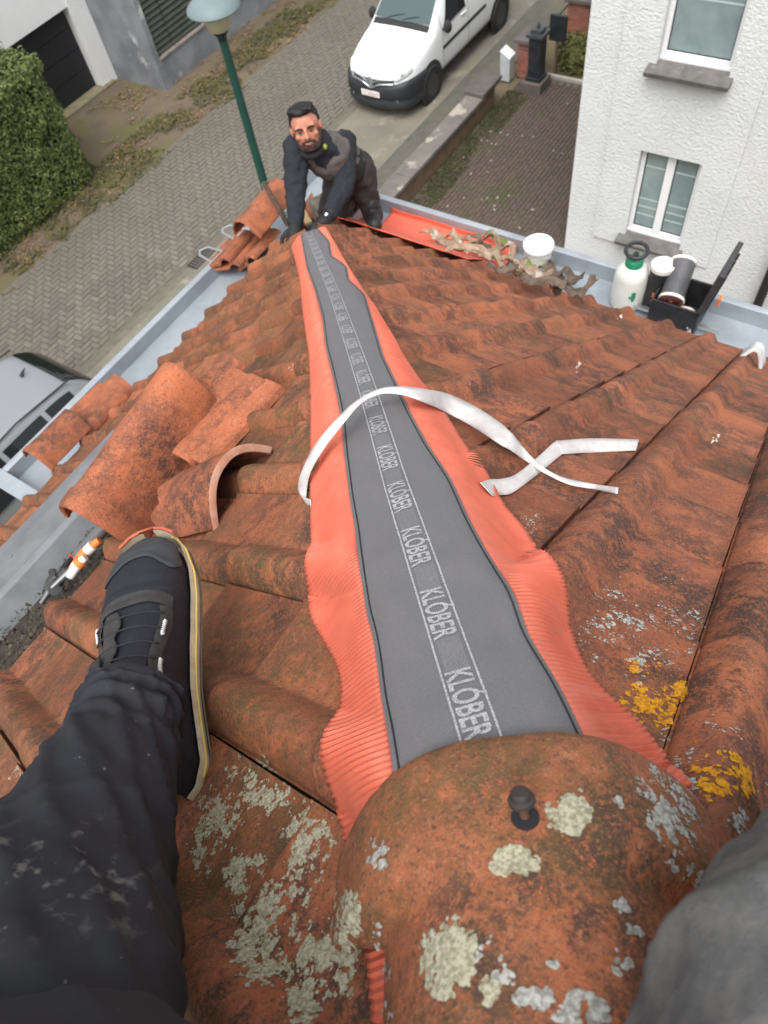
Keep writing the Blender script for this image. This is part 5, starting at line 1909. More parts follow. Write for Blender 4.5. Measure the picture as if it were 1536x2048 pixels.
def holed(mb, x, y0, y1, z0, z1, holes, depth):
    """wall slab facing -x with rectangular openings (y0, y1, z0, z1)"""
    yy = sorted(set([y0, y1] + [h[0] for h in holes] + [h[1] for h in holes]))
    zz = sorted(set([z0, z1] + [h[2] for h in holes] + [h[3] for h in holes]))
    yy = [q for q in yy if y0 <= q <= y1]
    zz = [q for q in zz if z0 <= q <= z1]
    inh = lambda a, b_: any(h[0] < a < h[1] and h[2] < b_ < h[3] for h in holes)
    for i in range(len(yy) - 1):
        for j in range(len(zz) - 1):
            if inh((yy[i] + yy[i + 1]) / 2, (zz[j] + zz[j + 1]) / 2):
                continue
            mb.add([(x, yy[i], zz[j]), (x, yy[i + 1], zz[j]), (x, yy[i + 1], zz[j + 1]), (x, yy[i], zz[j + 1])], [(0, 3, 2, 1)])
    for h in holes:
        mb.add([(x, h[0], h[2]), (x, h[1], h[2]), (x, h[1], h[3]), (x, h[0], h[3])] + [(x + depth, h[0], h[2]), (x + depth, h[1], h[2]), (x + depth, h[1], h[3]), (x + depth, h[0], h[3])],
               [(0, 1, 5, 4), (1, 2, 6, 5), (2, 3, 7, 6), (3, 0, 4, 7)])
    return mb


H1, H2 = (1.735, 2.575, -4.86, -3.0), (1.765, 2.56, -7.22, -5.935)
XP = XW - 0.03
wl = MB()
holed(wl, XW, -9, 3.46, GZ - 0.02, 1.5, [(1.34, 3.03, -7.40, 1.2)], 0.0)
wl.add([(XW, 3.46, GZ - 0.02), (XW + 9, 3.46, GZ - 0.02), (XW + 9, 3.46, 1.5), (XW, 3.46, 1.5)], [(0, 1, 2, 3)])
wl.add([(XW, -9, 1.5), (XW + 9, -9, 1.5), (XW + 9, 3.46, 1.5), (XW, 3.46, 1.5)], [(0, 1, 2, 3)])
wl.build('wall', STU, nb)
pn_ = MB()
holed(pn_, XP, 1.34, 3.03, -7.40, 1.2, [H1, H2], 0.16)
pn_.add([(XP, 1.34, -7.40), (XP, 3.03, -7.40), (XW, 3.03, -7.40), (XW, 1.34, -7.40)], [(0, 1, 2, 3)])
pn_.add([(XP, 3.03, -7.40), (XP, 3.03, 1.2), (XW, 3.03, 1.2), (XW, 3.03, -7.40)], [(0, 1, 2, 3)])
pn_.add([(XP, 1.34, -7.40), (XP, 1.34, 1.2), (XW, 1.34, 1.2), (XW, 1.34, -7.40)], [(0, 1, 2, 3)])
pn_.build('wall_panel', STU, nb, fix=False)
MB().bb((XW - 0.05, -9, -8.16), (XW + 0.0, 3.462, -7.815)).build('plinth', pm('plinth_blue_grey', (0.045, 0.058, 0.072), (0.038, 0.048, 0.06), 3, 0.7), nb)
PVC = pm('white_pvc', (0.78, 0.78, 0.80), rough=0.35)
GLS = pm('pale_glazing', (0.27, 0.34, 0.335), (0.19, 0.25, 0.25), 1.8, 0.12, spec=0.6)
SILL = pm('bluestone_sill', (0.10, 0.095, 0.09), (0.15, 0.14, 0.13), 7, 0.85, c3=(0.24, 0.22, 0.20), s3=9, t3=(0.6, 0.68), bump=0.3, bs=40, bd=0.006)


def pvc_window(h, mull, label):
    f = MB()
    x0, x1 = XP + 0.10, XP + 0.155
    y0, y1, z0, z1 = h
    q = 0.055
    z0 += 0.05
    for (a, b_, c_, d_) in ((y0, y0 + q, z0, z1), (y1 - q, y1, z0, z1), (y0 + q, y1 - q, z0, z0 + q), (y0 + q, y1 - q, z1 - q, z1)):
        f.bb((x0, a, c_), (x1, b_, d_))
    if mull:
        m_ = (y0 + y1) / 2
        f.bb((x0 - 0.01, m_ - 0.055, z0 + 0.001), (x1, m_ + 0.055, z1 - 0.001))
    f.bb((x0 - 0.02, y0, z0 - 0.05), (x1, y1, z0 - 0.001))
    w_ = f.build('window', PVC, nb, bevel=0.006)
    w_['label'] = label
    cols = [(y0 + q, (y0 + y1) / 2 - 0.055), ((y0 + y1) / 2 + 0.055, y1 - q)] if mull else [(y0 + q, y1 - q)]
    for (a, b_) in cols:
        MB().bb((x0 + 0.03, a, z0 + q), (x0 + 0.036, b_, z1 - q)).build('pane', GLS, w_)
        for k, zz in enumerate((0.18, 0.30, 0.42, 0.9) if mull else (0.55,)):
            MB().bb((x0 + 0.0275, a + 0.002, z0 + q + zz), (x0 + 0.029, b_ - 0.002, z0 + q + zz + 0.02)).build('blind_edge', pm('blind', (0.45, 0.54, 0.53), rough=0.3) if 'blind' not in bpy.data.materials else bpy.data.materials['blind'], w_)
        sh_ = MB()
        for (u0, u1, v0, v1) in ((a, a + 0.012, z0 + q, z1 - q), (b_ - 0.012, b_, z0 + q, z1 - q), (a + 0.012, b_ - 0.012, z0 + q, z0 + q + 0.012)):
            sh_.bb((x0 + 0.022, u0, v0), (x0 + 0.0295, u1, v1))
        sh_.build('gasket', BLACKM, w_)
    MB().box((XP - 0.02, (y0 + y1) / 2 + 0.02, z0 - 0.085), (0.26, (y1 - y0) + 0.14, 0.06), M.Rotation(rad(-12), 3, 'Y')).build('sill', SILL, w_, bevel=0.006)


pvc_window(H1, False, 'upper single-pane window')
pvc_window(H2, True, 'lower two-pane window')
# black downpipe on its wall
a, b = PX(1538, 555, XW - 0.12), PX(1480, 700, XW - 0.12)
dp = MB().tube([V((XW - 0.12, a.y, 1.0)), V((XW - 0.12, a.y, -8.16))], 0.062, 14).build('downpipe', pm('black_pipe', (0.022, 0.022, 0.024), rough=0.5), nb, smooth=True)
for z in (-7.75, -7.95):
    MB().lathe([(0.066, -0.03), (0.072, -0.02), (0.072, 0.02), (0.066, 0.03)], 14, M.Translation((XW - 0.12, a.y, z))).build('pipe_clip', BLACKM, dp)

# ------------------------------------------------------------------ grey shed and white garage over the street
GREYW = pm('weathered_grey_render', (0.24, 0.25, 0.265), (0.16, 0.17, 0.185), 1.6, 0.9, c3=(0.48, 0.48, 0.47), s3=1.9, t3=(0.60, 0.68), bump=0.4, bs=12, bd=0.02)
YG, XG = 13.04, 10.06
gs = thing('grey_shed', 'weathered grey shed with a dark green louvred shutter across the street', 'shed', V((XG, YG, GZ)))
wl = MB()
zl0, zt_ = GZ + 0.55, GZ + 3.1
wl.bb((XG, YG, GZ - 0.05), (22, YG + 0.25, zl0 - 0.03))
wl.bb((XG, YG, zl0 - 0.03), (XG + 0.13, YG + 0.25, zt_))
wl.bb((XG, YG, zt_), (22, YG + 0.25, zt_ + 0.6))
wl.bb((XG, YG + 0.25, GZ - 0.05), (XG + 0.25, YG + 6, zt_ + 0.6))
wl.build('wall', GREYW, gs)
MB().bb((XG + 0.13, YG - 0.03, zl0 - 0.03), (22, YG + 0.24, zl0)).build('sill', pm('sill_stone', (0.26, 0.23, 0.20), (0.18, 0.16, 0.14), 5, 0.9), gs)
LOU = pm('dark_green_slat', (0.050, 0.056, 0.043), (0.065, 0.072, 0.055), 3, 0.45)
sh = MB().bb((XG + 0.14, YG + 0.16, zl0), (22, YG + 0.2, zt_)).build('shutter', pm('shutter_back', (0.012, 0.014, 0.012), rough=0.8), gs)
z = zl0 + 0.02
while z < zt_ - 0.1:
    for (xa_, xb_) in ((XG + 0.15, XG + 0.62), (XG + 0.64, XG + 2.6), (XG + 2.62, XG + 4.6), (XG + 4.62, XG + 7)):
        MB().box(((xa_ + xb_) / 2, YG + 0.10, z + 0.05), (xb_ - xa_, 0.018, 0.10), M.Rotation(rad(-38), 3, 'X')).build('slat', LOU, sh)
    z += 0.105
WH = pm('white_render', (0.78, 0.79, 0.80), (0.73, 0.74, 0.75), 2, 0.9)
YW = 14.65
wg = thing('white_garage', 'white garage with a black sectional door behind the hedge', 'garage', V((9.0, YW, GZ)))
dx0, dx1, dzt = 7.2, 9.62, GZ + 1.56
wl = MB()
wl.bb((dx1 + 0.0, YW - 0.16, GZ - 0.05), (10.05, YW + 0.2, dzt + 3.2))
wl.bb((3.0, YW - 0.14, dzt), (dx1, YW + 0.2, dzt + 3.2))
wl.bb((3.0, YW - 0.14, GZ - 0.05), (dx0, YW + 0.2, dzt))
wl.build('wall', WH, wg)
dr = MB().bb((dx0, YW + 0.08, GZ), (dx1, YW + 0.12, dzt)).build('door', pm('door_gap', (0.01, 0.01, 0.011), rough=0.6), wg)
for k in range(4):
    MB().bb((dx0 + 0.004, YW + 0.055, GZ + 0.02 + k * 0.385), (dx1 - 0.004, YW + 0.079, GZ + 0.395 + k * 0.385)).build('door_panel', pm('door_black', (0.017, 0.018, 0.022), rough=0.5) if k == 0 else bpy.data.materials['door_black'], dr, bevel=0.004)
MB().bb((dx0 - 0.2, YW - 0.25, GZ - 0.04), (dx1 + 0.3, YW + 0.05, GZ + 0.02)).build('threshold', pm('threshold', (0.22, 0.19, 0.12), (0.16, 0.14, 0.08), 5, 0.9), wg, bevel=0.01)
# hedge
HB = V((2.5, 13.4, GZ))
hg = thing('hedge', 'tall clipped green hedge at the left edge of the picture', 'hedge', HB)
x0, x1, y0, y1, zt_ = -1.5, 7.35, 12.25, 14.2, GZ + 2.15
rr = random.Random(12)


def hpt():
    f = rr.random()
    x, y, z = rr.uniform(max(x0, 2.0), x1), rr.uniform(y0, y1), rr.uniform(GZ, zt_)
    if f < 0.50:
        y, n = y0, V((0, -1, 0))
    elif f < 0.70:
        x, n = x1, V((1, 0, 0))
        if rr.random() < 0.3:
            n = V((1, -1, 0)).normalized()
    elif f < 0.95:
        z, n = zt_, V((0, 0, 1))
    else:
        n = V((rr.uniform(-1, 1), -1, 0.3)).normalized()
        y = y0 + rr.uniform(0, 0.3)
    c = V((x, y, z))
    # round the vertical corner and the top edge, clump the surface
    k = 0.14 * noise.noise(c * 2.2) + 0.07 * noise.noise(c * 6)
    c += n * (k + rr.uniform(-0.12, 0.03))
    cx, cy = x1 - 0.5, y0 + 0.5
    if c.x > cx and c.y < cy:
        d = V((c.x - cx, c.y - cy, 0))
        if d.length > 0.5:
            d = d.normalized() * (0.5 + k - rr.uniform(0, 0.1))
            c.x, c.y = cx + d.x, cy + d.y
    c.x -= 0.12 * (c.z - GZ) / 2 * (1 if n.x > 0.5 else 0)
    return c - HB, n


HGM = pm('hedge_leaf', (0.125, 0.155, 0.045), (0.088, 0.115, 0.033), 5, 0.6, c3=(0.17, 0.185, 0.06), s3=14, t3=(0.56, 0.64))
leaf_cloud(46000, hpt, 0.022, 0.045, rr).build('foliage', HGM, hg, local=True, fix=False)
MB().bb((x0, y0 + 0.22, GZ + 0.02), (x1 - 0.3, y1 - 0.1, zt_ - 0.18)).build('dark_core', pm('hedge_core', (0.012, 0.014, 0.008), rough=0.95), hg)  # solid near-black box, its colour stands in for the shade among the leaves
for k in range(9):
    MB().tube([V((2.6 + k * 0.52, 13.0, GZ)), V((2.6 + k * 0.52 + 0.05, 13.02, GZ + 1.2))], [0.03, 0.015], 7).build('trunk', pm('hedge_wood', (0.07, 0.055, 0.04), rough=0.9) if k == 0 else bpy.data.materials['hedge_wood'], hg)
# dry shrub above the hedge
ds = thing('dry_shrub', 'tan dry twiggy shrub rising above the hedge', 'shrub', V((6.3, 13.5, GZ)))
rr = random.Random(14)


def dpt():
    while True:
        p = V((rr.uniform(-1, 1), rr.uniform(-1, 1), rr.uniform(-0.6, 1)))
        if p.length + 0.4 * noise.noise(p * 3) < 0.9:
            return V((p.x * 1.0, p.y * 0.8, 2.35 + p.z * 0.9)), p.normalized()


leaf_cloud(5200, dpt, 0.012, 0.035, rr).build('crown', pm('dry_leaf', (0.22, 0.15, 0.075), (0.13, 0.10, 0.045), 5, 0.85), ds, local=True, fix=False)
tw = MB()
for k in range(46):
    a, r_ = rr.uniform(0, 6.28), rr.uniform(0.3, 1.0)
    tw.tube([V((0.2 * math.cos(a), 0.2 * math.sin(a), 1.2)), V((r_ * 0.6 * math.cos(a), r_ * 0.5 * math.sin(a), 2.2)), V((r_ * math.cos(a), r_ * 0.8 * math.sin(a), rr.uniform(2.6, 3.4)))], [0.012, 0.007, 0.002], 5)
tw.tube([V((0, 0, 0)), V((0, 0, 1.3))], [0.05, 0.03], 8)
tw.build('branches', pm('dry_twig', (0.20, 0.15, 0.10), rough=0.9), ds, local=True)
# ------------------------------------------------------------------ street lamp
lx, ly = 6.24, 6.77
lp = thing('street_lamp', 'green street lamp with blue conical hat and cream glass', 'street lamp', V((lx, ly, GZ)))
PGR = pm('lamp_green', (0.016, 0.065, 0.05), (0.012, 0.052, 0.042), 4, 0.45)
ht_ = GZ
zc_ = -3.98 - GZ
MB().lathe([(0.085, 0), (0.085, 0.5), (0.062, 0.9), (0.056, 2.2), (0.048, zc_)], 18).build('pole', PGR, lp, smooth=True, local=True)
MB().lathe([(0.052, zc_ - 0.05), (0.055, zc_), (0.095, zc_ + 0.05), (0.10, zc_ + 0.06), (0.02, zc_ + 0.062)], 20).build('collar', pm('collar_dark', (0.012, 0.03, 0.026), rough=0.5), lp, smooth=True, local=True)
MB().lathe([(0.10, zc_ + 0.062), (0.125, zc_ + 0.08), (0.20, zc_ + 0.30)], 28).build('glass', pm('cream_glass', (0.52, 0.47, 0.30), (0.45, 0.42, 0.28), 6, 0.3), lp, smooth=True, local=True)
MB().lathe([(0.205, zc_ + 0.285), (0.295, zc_ + 0.275), (0.305, zc_ + 0.29), (0.29, zc_ + 0.325), (0.20, zc_ + 0.39), (0.08, zc_ + 0.44), (0.03, zc_ + 0.46), (0.001, zc_ + 0.465)], 36).build('hat', pm('hat_blue', (0.155, 0.205, 0.215), (0.125, 0.17, 0.18), 3, 0.5), lp, smooth=True, local=True)
# ------------------------------------------------------------------ vehicles
def chaikin(p, n=2):
    for _ in range(n):
        q = [p[0]]
        for a, b in zip(p[:-1], p[1:]):
            q += [a.lerp(b, 0.25), a.lerp(b, 0.75)]
        q.append(p[-1])
        p = q
    return p


class Body:
    """car body lofted from stations: x, zb, zs (shoulder), zt (top), wb, wm, wt"""
    def __init__(s, st):
        s.st = st

    def at(s, x):
        st = s.st
        x = max(st[0][0], min(st[-1][0], x))
        for i in range(len(st) - 1):
            if x <= st[i + 1][0]:
                break
        a, b = st[i], st[i + 1]
        t = (x - a[0]) / (b[0] - a[0])
        p0, p3 = st[max(i - 1, 0)], st[min(i + 2, len(st) - 1)]
        out = []
        for k in range(1, 7):
            m0 = (b[k] - p0[k]) / max(1e-6, b[0] - p0[0]) * (b[0] - a[0])
            m1 = (p3[k] - a[k]) / max(1e-6, p3[0] - a[0]) * (b[0] - a[0])
            h = t * t * (3 - 2 * t)
            c = a[k] * (1 - h) + b[k] * h + (t ** 3 - 2 * t * t + t) * m0 + (t ** 3 - t * t) * m1
            out.append(min(max(c, min(a[k], b[k])), max(a[k], b[k])))
        return out

    def ctrl(s, x):
        zb, zs, zt, wb, wm, wt = s.at(x)
        return [V((x, 0, zb)), V((x, wb, zb)), V((x, wm, zb + 0.14)), V((x, wm, zs)), V((x, wt, zt - 0.055)), V((x, wt - 0.10, zt - 0.012)), V((x, 0, zt))]

    def pt(s, x, g, off=0.0):
        """point on the control hull; g 0..6, negative y side for g > 6 mirrored"""
        sg = 1
        if g > 6:
            g = 12 - g
            sg = -1
        c = s.ctrl(x)
        i = min(int(g), 5)
        p = c[i].lerp(c[i + 1], g - i)
        if off:
            e = 0.02
            c2 = s.ctrl(x + e)
            q = c2[i].lerp(c2[i + 1], g - i)
            n = (q - p).cross(c[i + 1] - c[i])
            if n.length > 1e-9:
                n = n.normalized()
                if n.dot(V((0, p.y, p.z - 0.7))) < 0:
                    n = -n
                p = p + n * off
        return V((p.x, p.y * sg, p.z))

    def shell(s, n=60):
        mb = MB()
        xs = [s.st[0][0] + (s.st[-1][0] - s.st[0][0]) * k / (n - 1) for k in range(n)]
        rows = []
        for x in xs:
            h = chaikin(s.ctrl(x), 2)
            rows.append(h + [V((p.x, -p.y, p.z)) for p in reversed(h[:-1])])
        m = len(rows[0])
        mb.add([p for r in rows for p in r], [(j * m + i, j * m + i + 1, (j + 1) * m + i + 1, (j + 1) * m + i) for j in range(n - 1) for i in range(m - 1)] + [tuple(range(m)), tuple((n - 1) * m + i for i in range(m - 1, -1, -1))])
        return mb

    def patch(s, x0, x1, g0, g1, off, nu=14, nv=10, xf=None, gf=None):
        def fn(u, v):
            g = lerp(g0(u) if callable(g0) else g0, g1(u) if callable(g1) else g1, v)
            x = lerp(x0(v) if callable(x0) else x0, x1(v) if callable(x1) else x1, u)
            return s.pt(x, g, off)
        return MB().grid(nu, nv, fn)


def wheel(par, x, y, r, sgn, rimmat, tyre):
    mx = M.Translation((x, y, r)) @ M.Rotation(rad(90 * -sgn), 4, 'X')
    w_ = MB().lathe([(r * 0.62, -0.10), (r * 0.93, -0.10), (r, -0.07), (r, 0.07), (r * 0.93, 0.10), (r * 0.66, 0.10), (r * 0.62, 0.085)], 32, mx, cap=False).build('wheel', tyre, par, smooth=True, local=True)
    rim = MB().lathe([(r * 0.64, 0.085), (r * 0.60, 0.065), (r * 0.56, 0.04), (0.001, 0.03)], 28, mx)
    rim.build('rim', pm('rim_dark', (0.05, 0.05, 0.052), rough=0.5) if 'rim_dark' not in bpy.data.materials else bpy.data.materials['rim_dark'], w_, smooth=True, local=True)
    for k in range(5):
        a = k * 1.2566
        q = MB().box((r * 0.33 * math.cos(a), r * 0.33 * math.sin(a), 0.062), (r * 0.55, r * 0.20, 0.03), M.Rotation(a, 3, 'Z'))
        for i in range(len(q.v)):
            q.v[i] = mx @ q.v[i]
        q.build('spoke', rimmat, w_, local=True, bevel=0.006)
    return w_


WPAINT = pm('white_paint', (0.80, 0.82, 0.83), rough=0.22, spec=0.6)
SIL = pm('silver_paint', (0.27, 0.285, 0.30), rough=0.25, metal=0.35, spec=0.6)
DGL = glassy('windscreen_glass', (0.07, 0.10, 0.105), 0.06)
SGL = glassy('dark_side_glass', (0.012, 0.014, 0.016), 0.05)
BUMP = pm('bumper_plastic', (0.028, 0.031, 0.036), (0.034, 0.037, 0.042), 8, 0.5)
CHR = pm('chrome', (0.62, 0.63, 0.65), rough=0.12, metal=0.9)
LAMPG = pm('headlamp_lens', (0.70, 0.71, 0.71), (0.50, 0.51, 0.52), 9, 0.12, spec=0.9)
RIMS = pm('alloy', (0.36, 0.36, 0.37), rough=0.4, metal=0.5)
van = thing('parked_van', 'white panel van parked on the far side of the lamp post', 'van', M.Translation((10.86, 8.22, GZ + 0.01)) @ M.Diagonal((1, 0.79, 0.97, 1)))
st = [(0.0, 0.26, 0.60, 0.70, 0.40, 0.50, 0.44), (0.05, 0.24, 0.64, 0.78, 0.50, 0.63, 0.54), (0.15, 0.22, 0.70, 0.88, 0.58, 0.75, 0.66), (0.35, 0.22, 0.77, 0.97, 0.66, 0.86, 0.76),
      (0.75, 0.22, 0.88, 1.07, 0.75, 0.915, 0.82), (1.02, 0.22, 0.98, 1.13, 0.75, 0.915, 0.83), (1.10, 0.22, 1.0, 1.18, 0.75, 0.915, 0.83), (1.45, 0.22, 1.02, 1.47, 0.75, 0.915, 0.77), (1.82, 0.22, 1.03, 1.74, 0.75, 0.915, 0.70),
      (2.1, 0.22, 1.03, 1.81, 0.75, 0.915, 0.70), (3.0, 0.22, 1.03, 1.84, 0.75, 0.915, 0.72), (3.95, 0.24, 1.03, 1.82, 0.75, 0.91, 0.72), (4.15, 0.28, 1.0, 1.76, 0.72, 0.88, 0.70), (4.21, 0.32, 0.95, 1.60, 0.65, 0.84, 0.66)]
B = Body(st)
bod = B.shell(80).build('body', WPAINT, van, smooth=True, local=True, ang=55)
ws = B.patch(lambda v: 1.10 + 0.10 * abs(v - 0.5) * 2 * 0.3, 1.80, 4.95, 7.05, 0.022, 24, 18).build('windscreen', DGL, van, smooth='all', local=True)
B.patch(1.015, 1.115, 4.9, 7.1, 0.008, 4, 16).build('wiper_cowl', BLACKM, van, smooth='all', local=True)
for (y0_, y1_, k) in ((0.50, -0.05, 0), (-0.02, -0.55, 1)):
    a, b = B.pt(1.12, 6 - 0.8 * y0_ / 0.73 if y0_ > 0 else 6 + 0.8 * -y0_ / 0.73, 0.018), B.pt(1.20, 6 - 0.8 * y1_ / 0.73 if y1_ > 0 else 6 + 0.8 * -y1_ / 0.73, 0.018)
    MB().tube([a, a.lerp(b, 0.5) + V((0, 0, 0.012)), b], 0.011, 6).build('wiper', BLACKM, ws, local=True)
B.patch(1.18, 1.26, 6.55, 6.72, 0.009, 3, 3).build('sticker', pm('sticker_pale', (0.50, 0.62, 0.55), rough=0.5), ws, local=True)
B.patch(1.20, 1.27, 5.05, 5.15, 0.009, 3, 3).build('sticker', pm('sticker_blue', (0.25, 0.52, 0.55), rough=0.5), ws, local=True)
for sg in (0, 1):
    f = (lambda g: g) if sg == 0 else (lambda g: 12 - g)
    sw = B.patch(lambda v: 1.36 + 0.34 * v, 2.18, f(3.05), f(3.93), 0.006, 12, 8).build('side_window', SGL, van, smooth='all', local=True)
    B.patch(1.30, 2.95, f(2.52), f(2.62), 0.012, 20, 3).build('side_trim', BUMP, van, smooth='all', local=True)
    B.patch(1.02, 3.6, f(1.2), f(1.95), 0.004, 20, 4).build('rocker', BUMP, van, smooth='all', local=True)
    for xx in (1.32, 2.27):
        B.patch(xx, xx + 0.008, f(2.05), f(3.9), 0.004, 2, 12).build('door_gap', BLACKM, van, local=True)
    s_ = 1 if sg == 0 else -1
    MB().box((2.10, s_ * 0.915, 0.98), (0.16, 0.03, 0.03)).build('door_handle', WPAINT, van, local=True, bevel=0.01)
    mr = MB()
    mr.ell((1.36, s_ * 1.03, 1.10), (0.07, 0.10, 0.115))
    mr.tube([V((1.38, s_ * 0.90, 1.03)), V((1.37, s_ * 0.98, 1.06))], 0.03, 8)
    mr.build('mirror', BLACKM, van, smooth='all', local=True)
    B.patch(2.45, 4.0, f(3.15), f(3.85), 0.004, 14, 6).build('recess_shade', pm('white_recess_shade', (0.70, 0.72, 0.73), rough=0.3) if 'white_recess_shade' not in bpy.data.materials else bpy.data.materials['white_recess_shade'], van, smooth='all', local=True)  # darker copy of the body white; recess shade painted on, no hollow modelled
    for xw in (0.85, 3.55):
        ar = MB()
        mx = M.Translation((xw, s_ * 0.905, 0.32)) @ M.Rotation(rad(-90 * s_), 4, 'X')
        ar.lathe([(0.001, 0.0), (0.385, 0.0), (0.395, 0.012), (0.37, 0.022), (0.001, 0.022)], 32, mx)
        ar.build('wheel_arch', BLACKM, van, smooth=True, local=True)
        wheel(van, xw, s_ * 0.855, 0.318, s_, RIMS, BLACKM)
# bumper, grille, lamps
plan = [(0.72, 0.945), (0.48, 0.94), (0.26, 0.91), (0.09, 0.82), (-0.01, 0.64), (-0.06, 0.36), (-0.08, 0.0)]
plan = [V((a, b, 0)) for a, b in plan] + [V((a, -b, 0)) for a, b in reversed(plan[:-1])]
plan = chaikin(plan, 2)
rows = [(0.20, 0.06), (0.24, 0.015), (0.32, 0.0), (0.36, 0.03), (0.40, 0.03), (0.43, -0.006), (0.58, 0.0), (0.635, 0.03), (0.65, 0.14)]
mb = MB()
m = len(plan)
for (z, ins) in rows:
    for p in plan:
        dz = 0.045 * sst(0.35, 0.85, abs(p.y)) if z > 0.55 else 0
        q = V((p.x + ins * (0.6 if abs(p.y) < 0.85 else 0.1), p.y * (1 - ins * 0.6), z + dz))
        mb.v.append(q)
mb.f += [(j * m + i, j * m + i + 1, (j + 1) * m + i + 1, (j + 1) * m + i) for j in range(len(rows) - 1) for i in range(m - 1)]
bp = mb.build('bumper', BUMP, van, smooth='all', local=True)
gl = MB()
gl.grid(24, 4, lambda u, v: (lambda y: V((-0.065 + 0.20 * (y / 0.60) ** 2 * 0.55 + 0.02 * v, y, 0.655 + 0.085 * v + 0.02 * abs(y))))(lerp(-0.56, 0.56, u)))
gr_ = gl.build('grille', pm('grille_dark', (0.06, 0.065, 0.065), rough=0.4), van, smooth='all', local=True)
pts = []
for k in range(33):
    y = -0.58 + 1.16 * k / 32
    dip = 0.075 * math.exp(-(y / 0.16) ** 2)
    pts.append(V((-0.08 + 0.20 * (y / 0.60) ** 2 * 0.5, y, 0.675 - dip + 0.02 * abs(y))))
MB().tube(pts, 0.017, 8).build('chrome_strip', CHR, gr_, smooth='all', local=True)
pts2 = [p + V((0.008, 0, 0.075 + (0.0 if abs(p.y) > 0.1 else 0.02))) for p in pts]
MB().tube(pts2, 0.007, 6).build('chrome_strip', CHR, gr_, smooth='all', local=True)
em = MB()
dm = [V((-0.095, 0, 0.795)), V((-0.105, 0.062, 0.705)), V((-0.115, 0, 0.615)), V((-0.105, -0.062, 0.705)), V((-0.095, 0, 0.795))]
em.tube(dm, 0.016, 8)
em.build('emblem', CHR, van, smooth=True, local=True)['label'] = 'chrome diamond emblem'
MB().ell((-0.075, 0, 0.705), (0.02, 0.085, 0.105)).build('emblem_backing', pm('emb_back', (0.35, 0.36, 0.37), rough=0.3, metal=0.5), van, smooth='all', local=True)
for s_ in (1, -1):
    hl2 = MB()
    mx = M.Rotation(rad(-38 * s_), 3, 'Z') @ M.Rotation(rad(24), 3, 'Y')
    hl2.ell((0.205, s_ * 0.70, 0.775), (0.065, 0.215, 0.085), M.Rotation(rad(-52 * s_), 3, 'Z') @ M.Rotation(rad(12 * s_), 3, 'X'), 20, 12)
    h_ = hl2.build('headlight', LAMPG, van, smooth='all', local=True)
    MB().ell((0.155, s_ * 0.70, 0.79), (0.03, 0.055, 0.055), M.Rotation(rad(-52 * s_), 3, 'Z')).build('reflector', CHR, h_, smooth='all', local=True)
    MB().lathe([(0.045, 0), (0.04, 0.02), (0.001, 0.024)], 16, M.Translation((0.035, s_ * 0.60, 0.36)) @ M.Rotation(rad(-90), 4, 'Y') @ M.Rotation(rad(25 * s_), 4, 'X')).build('fog_lamp', CHR, bp, smooth=True, local=True)
np_ = MB().box((-0.092, 0.02, 0.49), (0.012, 0.50, 0.105)).build('number_plate', pm('plate', (0.72, 0.68, 0.66), rough=0.4), van, local=True, bevel=0.003)
pr = MB()
for k in range(7):
    if k in (1,):
        continue
    y = 0.17 - k * 0.054
    pr.box((-0.0995, y, 0.49), (0.003, 0.030, 0.06))
    pr.box((-0.1015, y, 0.498), (0.003, 0.012, 0.018))
pr.build('plate_characters', pm('plate_red', (0.45, 0.13, 0.12), (0.72, 0.68, 0.66), 60, 0.5), np_, local=True)
# silver car below the left eave
cr = thing('silver_car', 'silver hatchback parked below the left gutter', 'car', M.Translation((2.95, 7.85, GZ + 0.01)) @ M.Rotation(rad(180), 4, 'Z'))
st = [(0.0, 0.30, 0.75, 0.95, 0.55, 0.68, 0.58), (0.06, 0.26, 0.80, 1.10, 0.62, 0.76, 0.62), (0.22, 0.24, 0.90, 1.30, 0.68, 0.83, 0.60), (0.45, 0.24, 0.94, 1.44, 0.70, 0.87, 0.58), (0.9, 0.22, 0.96, 1.49, 0.70, 0.88, 0.58),
      (1.6, 0.22, 0.96, 1.50, 0.70, 0.89, 0.59), (2.2, 0.22, 0.95, 1.46, 0.70, 0.89, 0.60), (2.75, 0.22, 0.94, 1.18, 0.70, 0.89, 0.70), (3.0, 0.22, 0.92, 1.05, 0.70, 0.89, 0.74), (3.6, 0.24, 0.84, 0.95, 0.68, 0.86, 0.72), (3.9, 0.28, 0.72, 0.80, 0.6, 0.76, 0.6), (4.0, 0.32, 0.6, 0.68, 0.5, 0.62, 0.5)]
B2 = Body(st)
B2.shell(70).build('body', SIL, cr, smooth=True, local=True, ang=55)
B2.patch(0.05, 0.40, 4.9, 7.1, 0.006, 10, 14).build('rear_window', SGL, cr, smooth='all', local=True)
B2.patch(2.2, 2.95, 4.95, 7.05, 0.006, 12, 14).build('windscreen', SGL, cr, smooth='all', local=True)
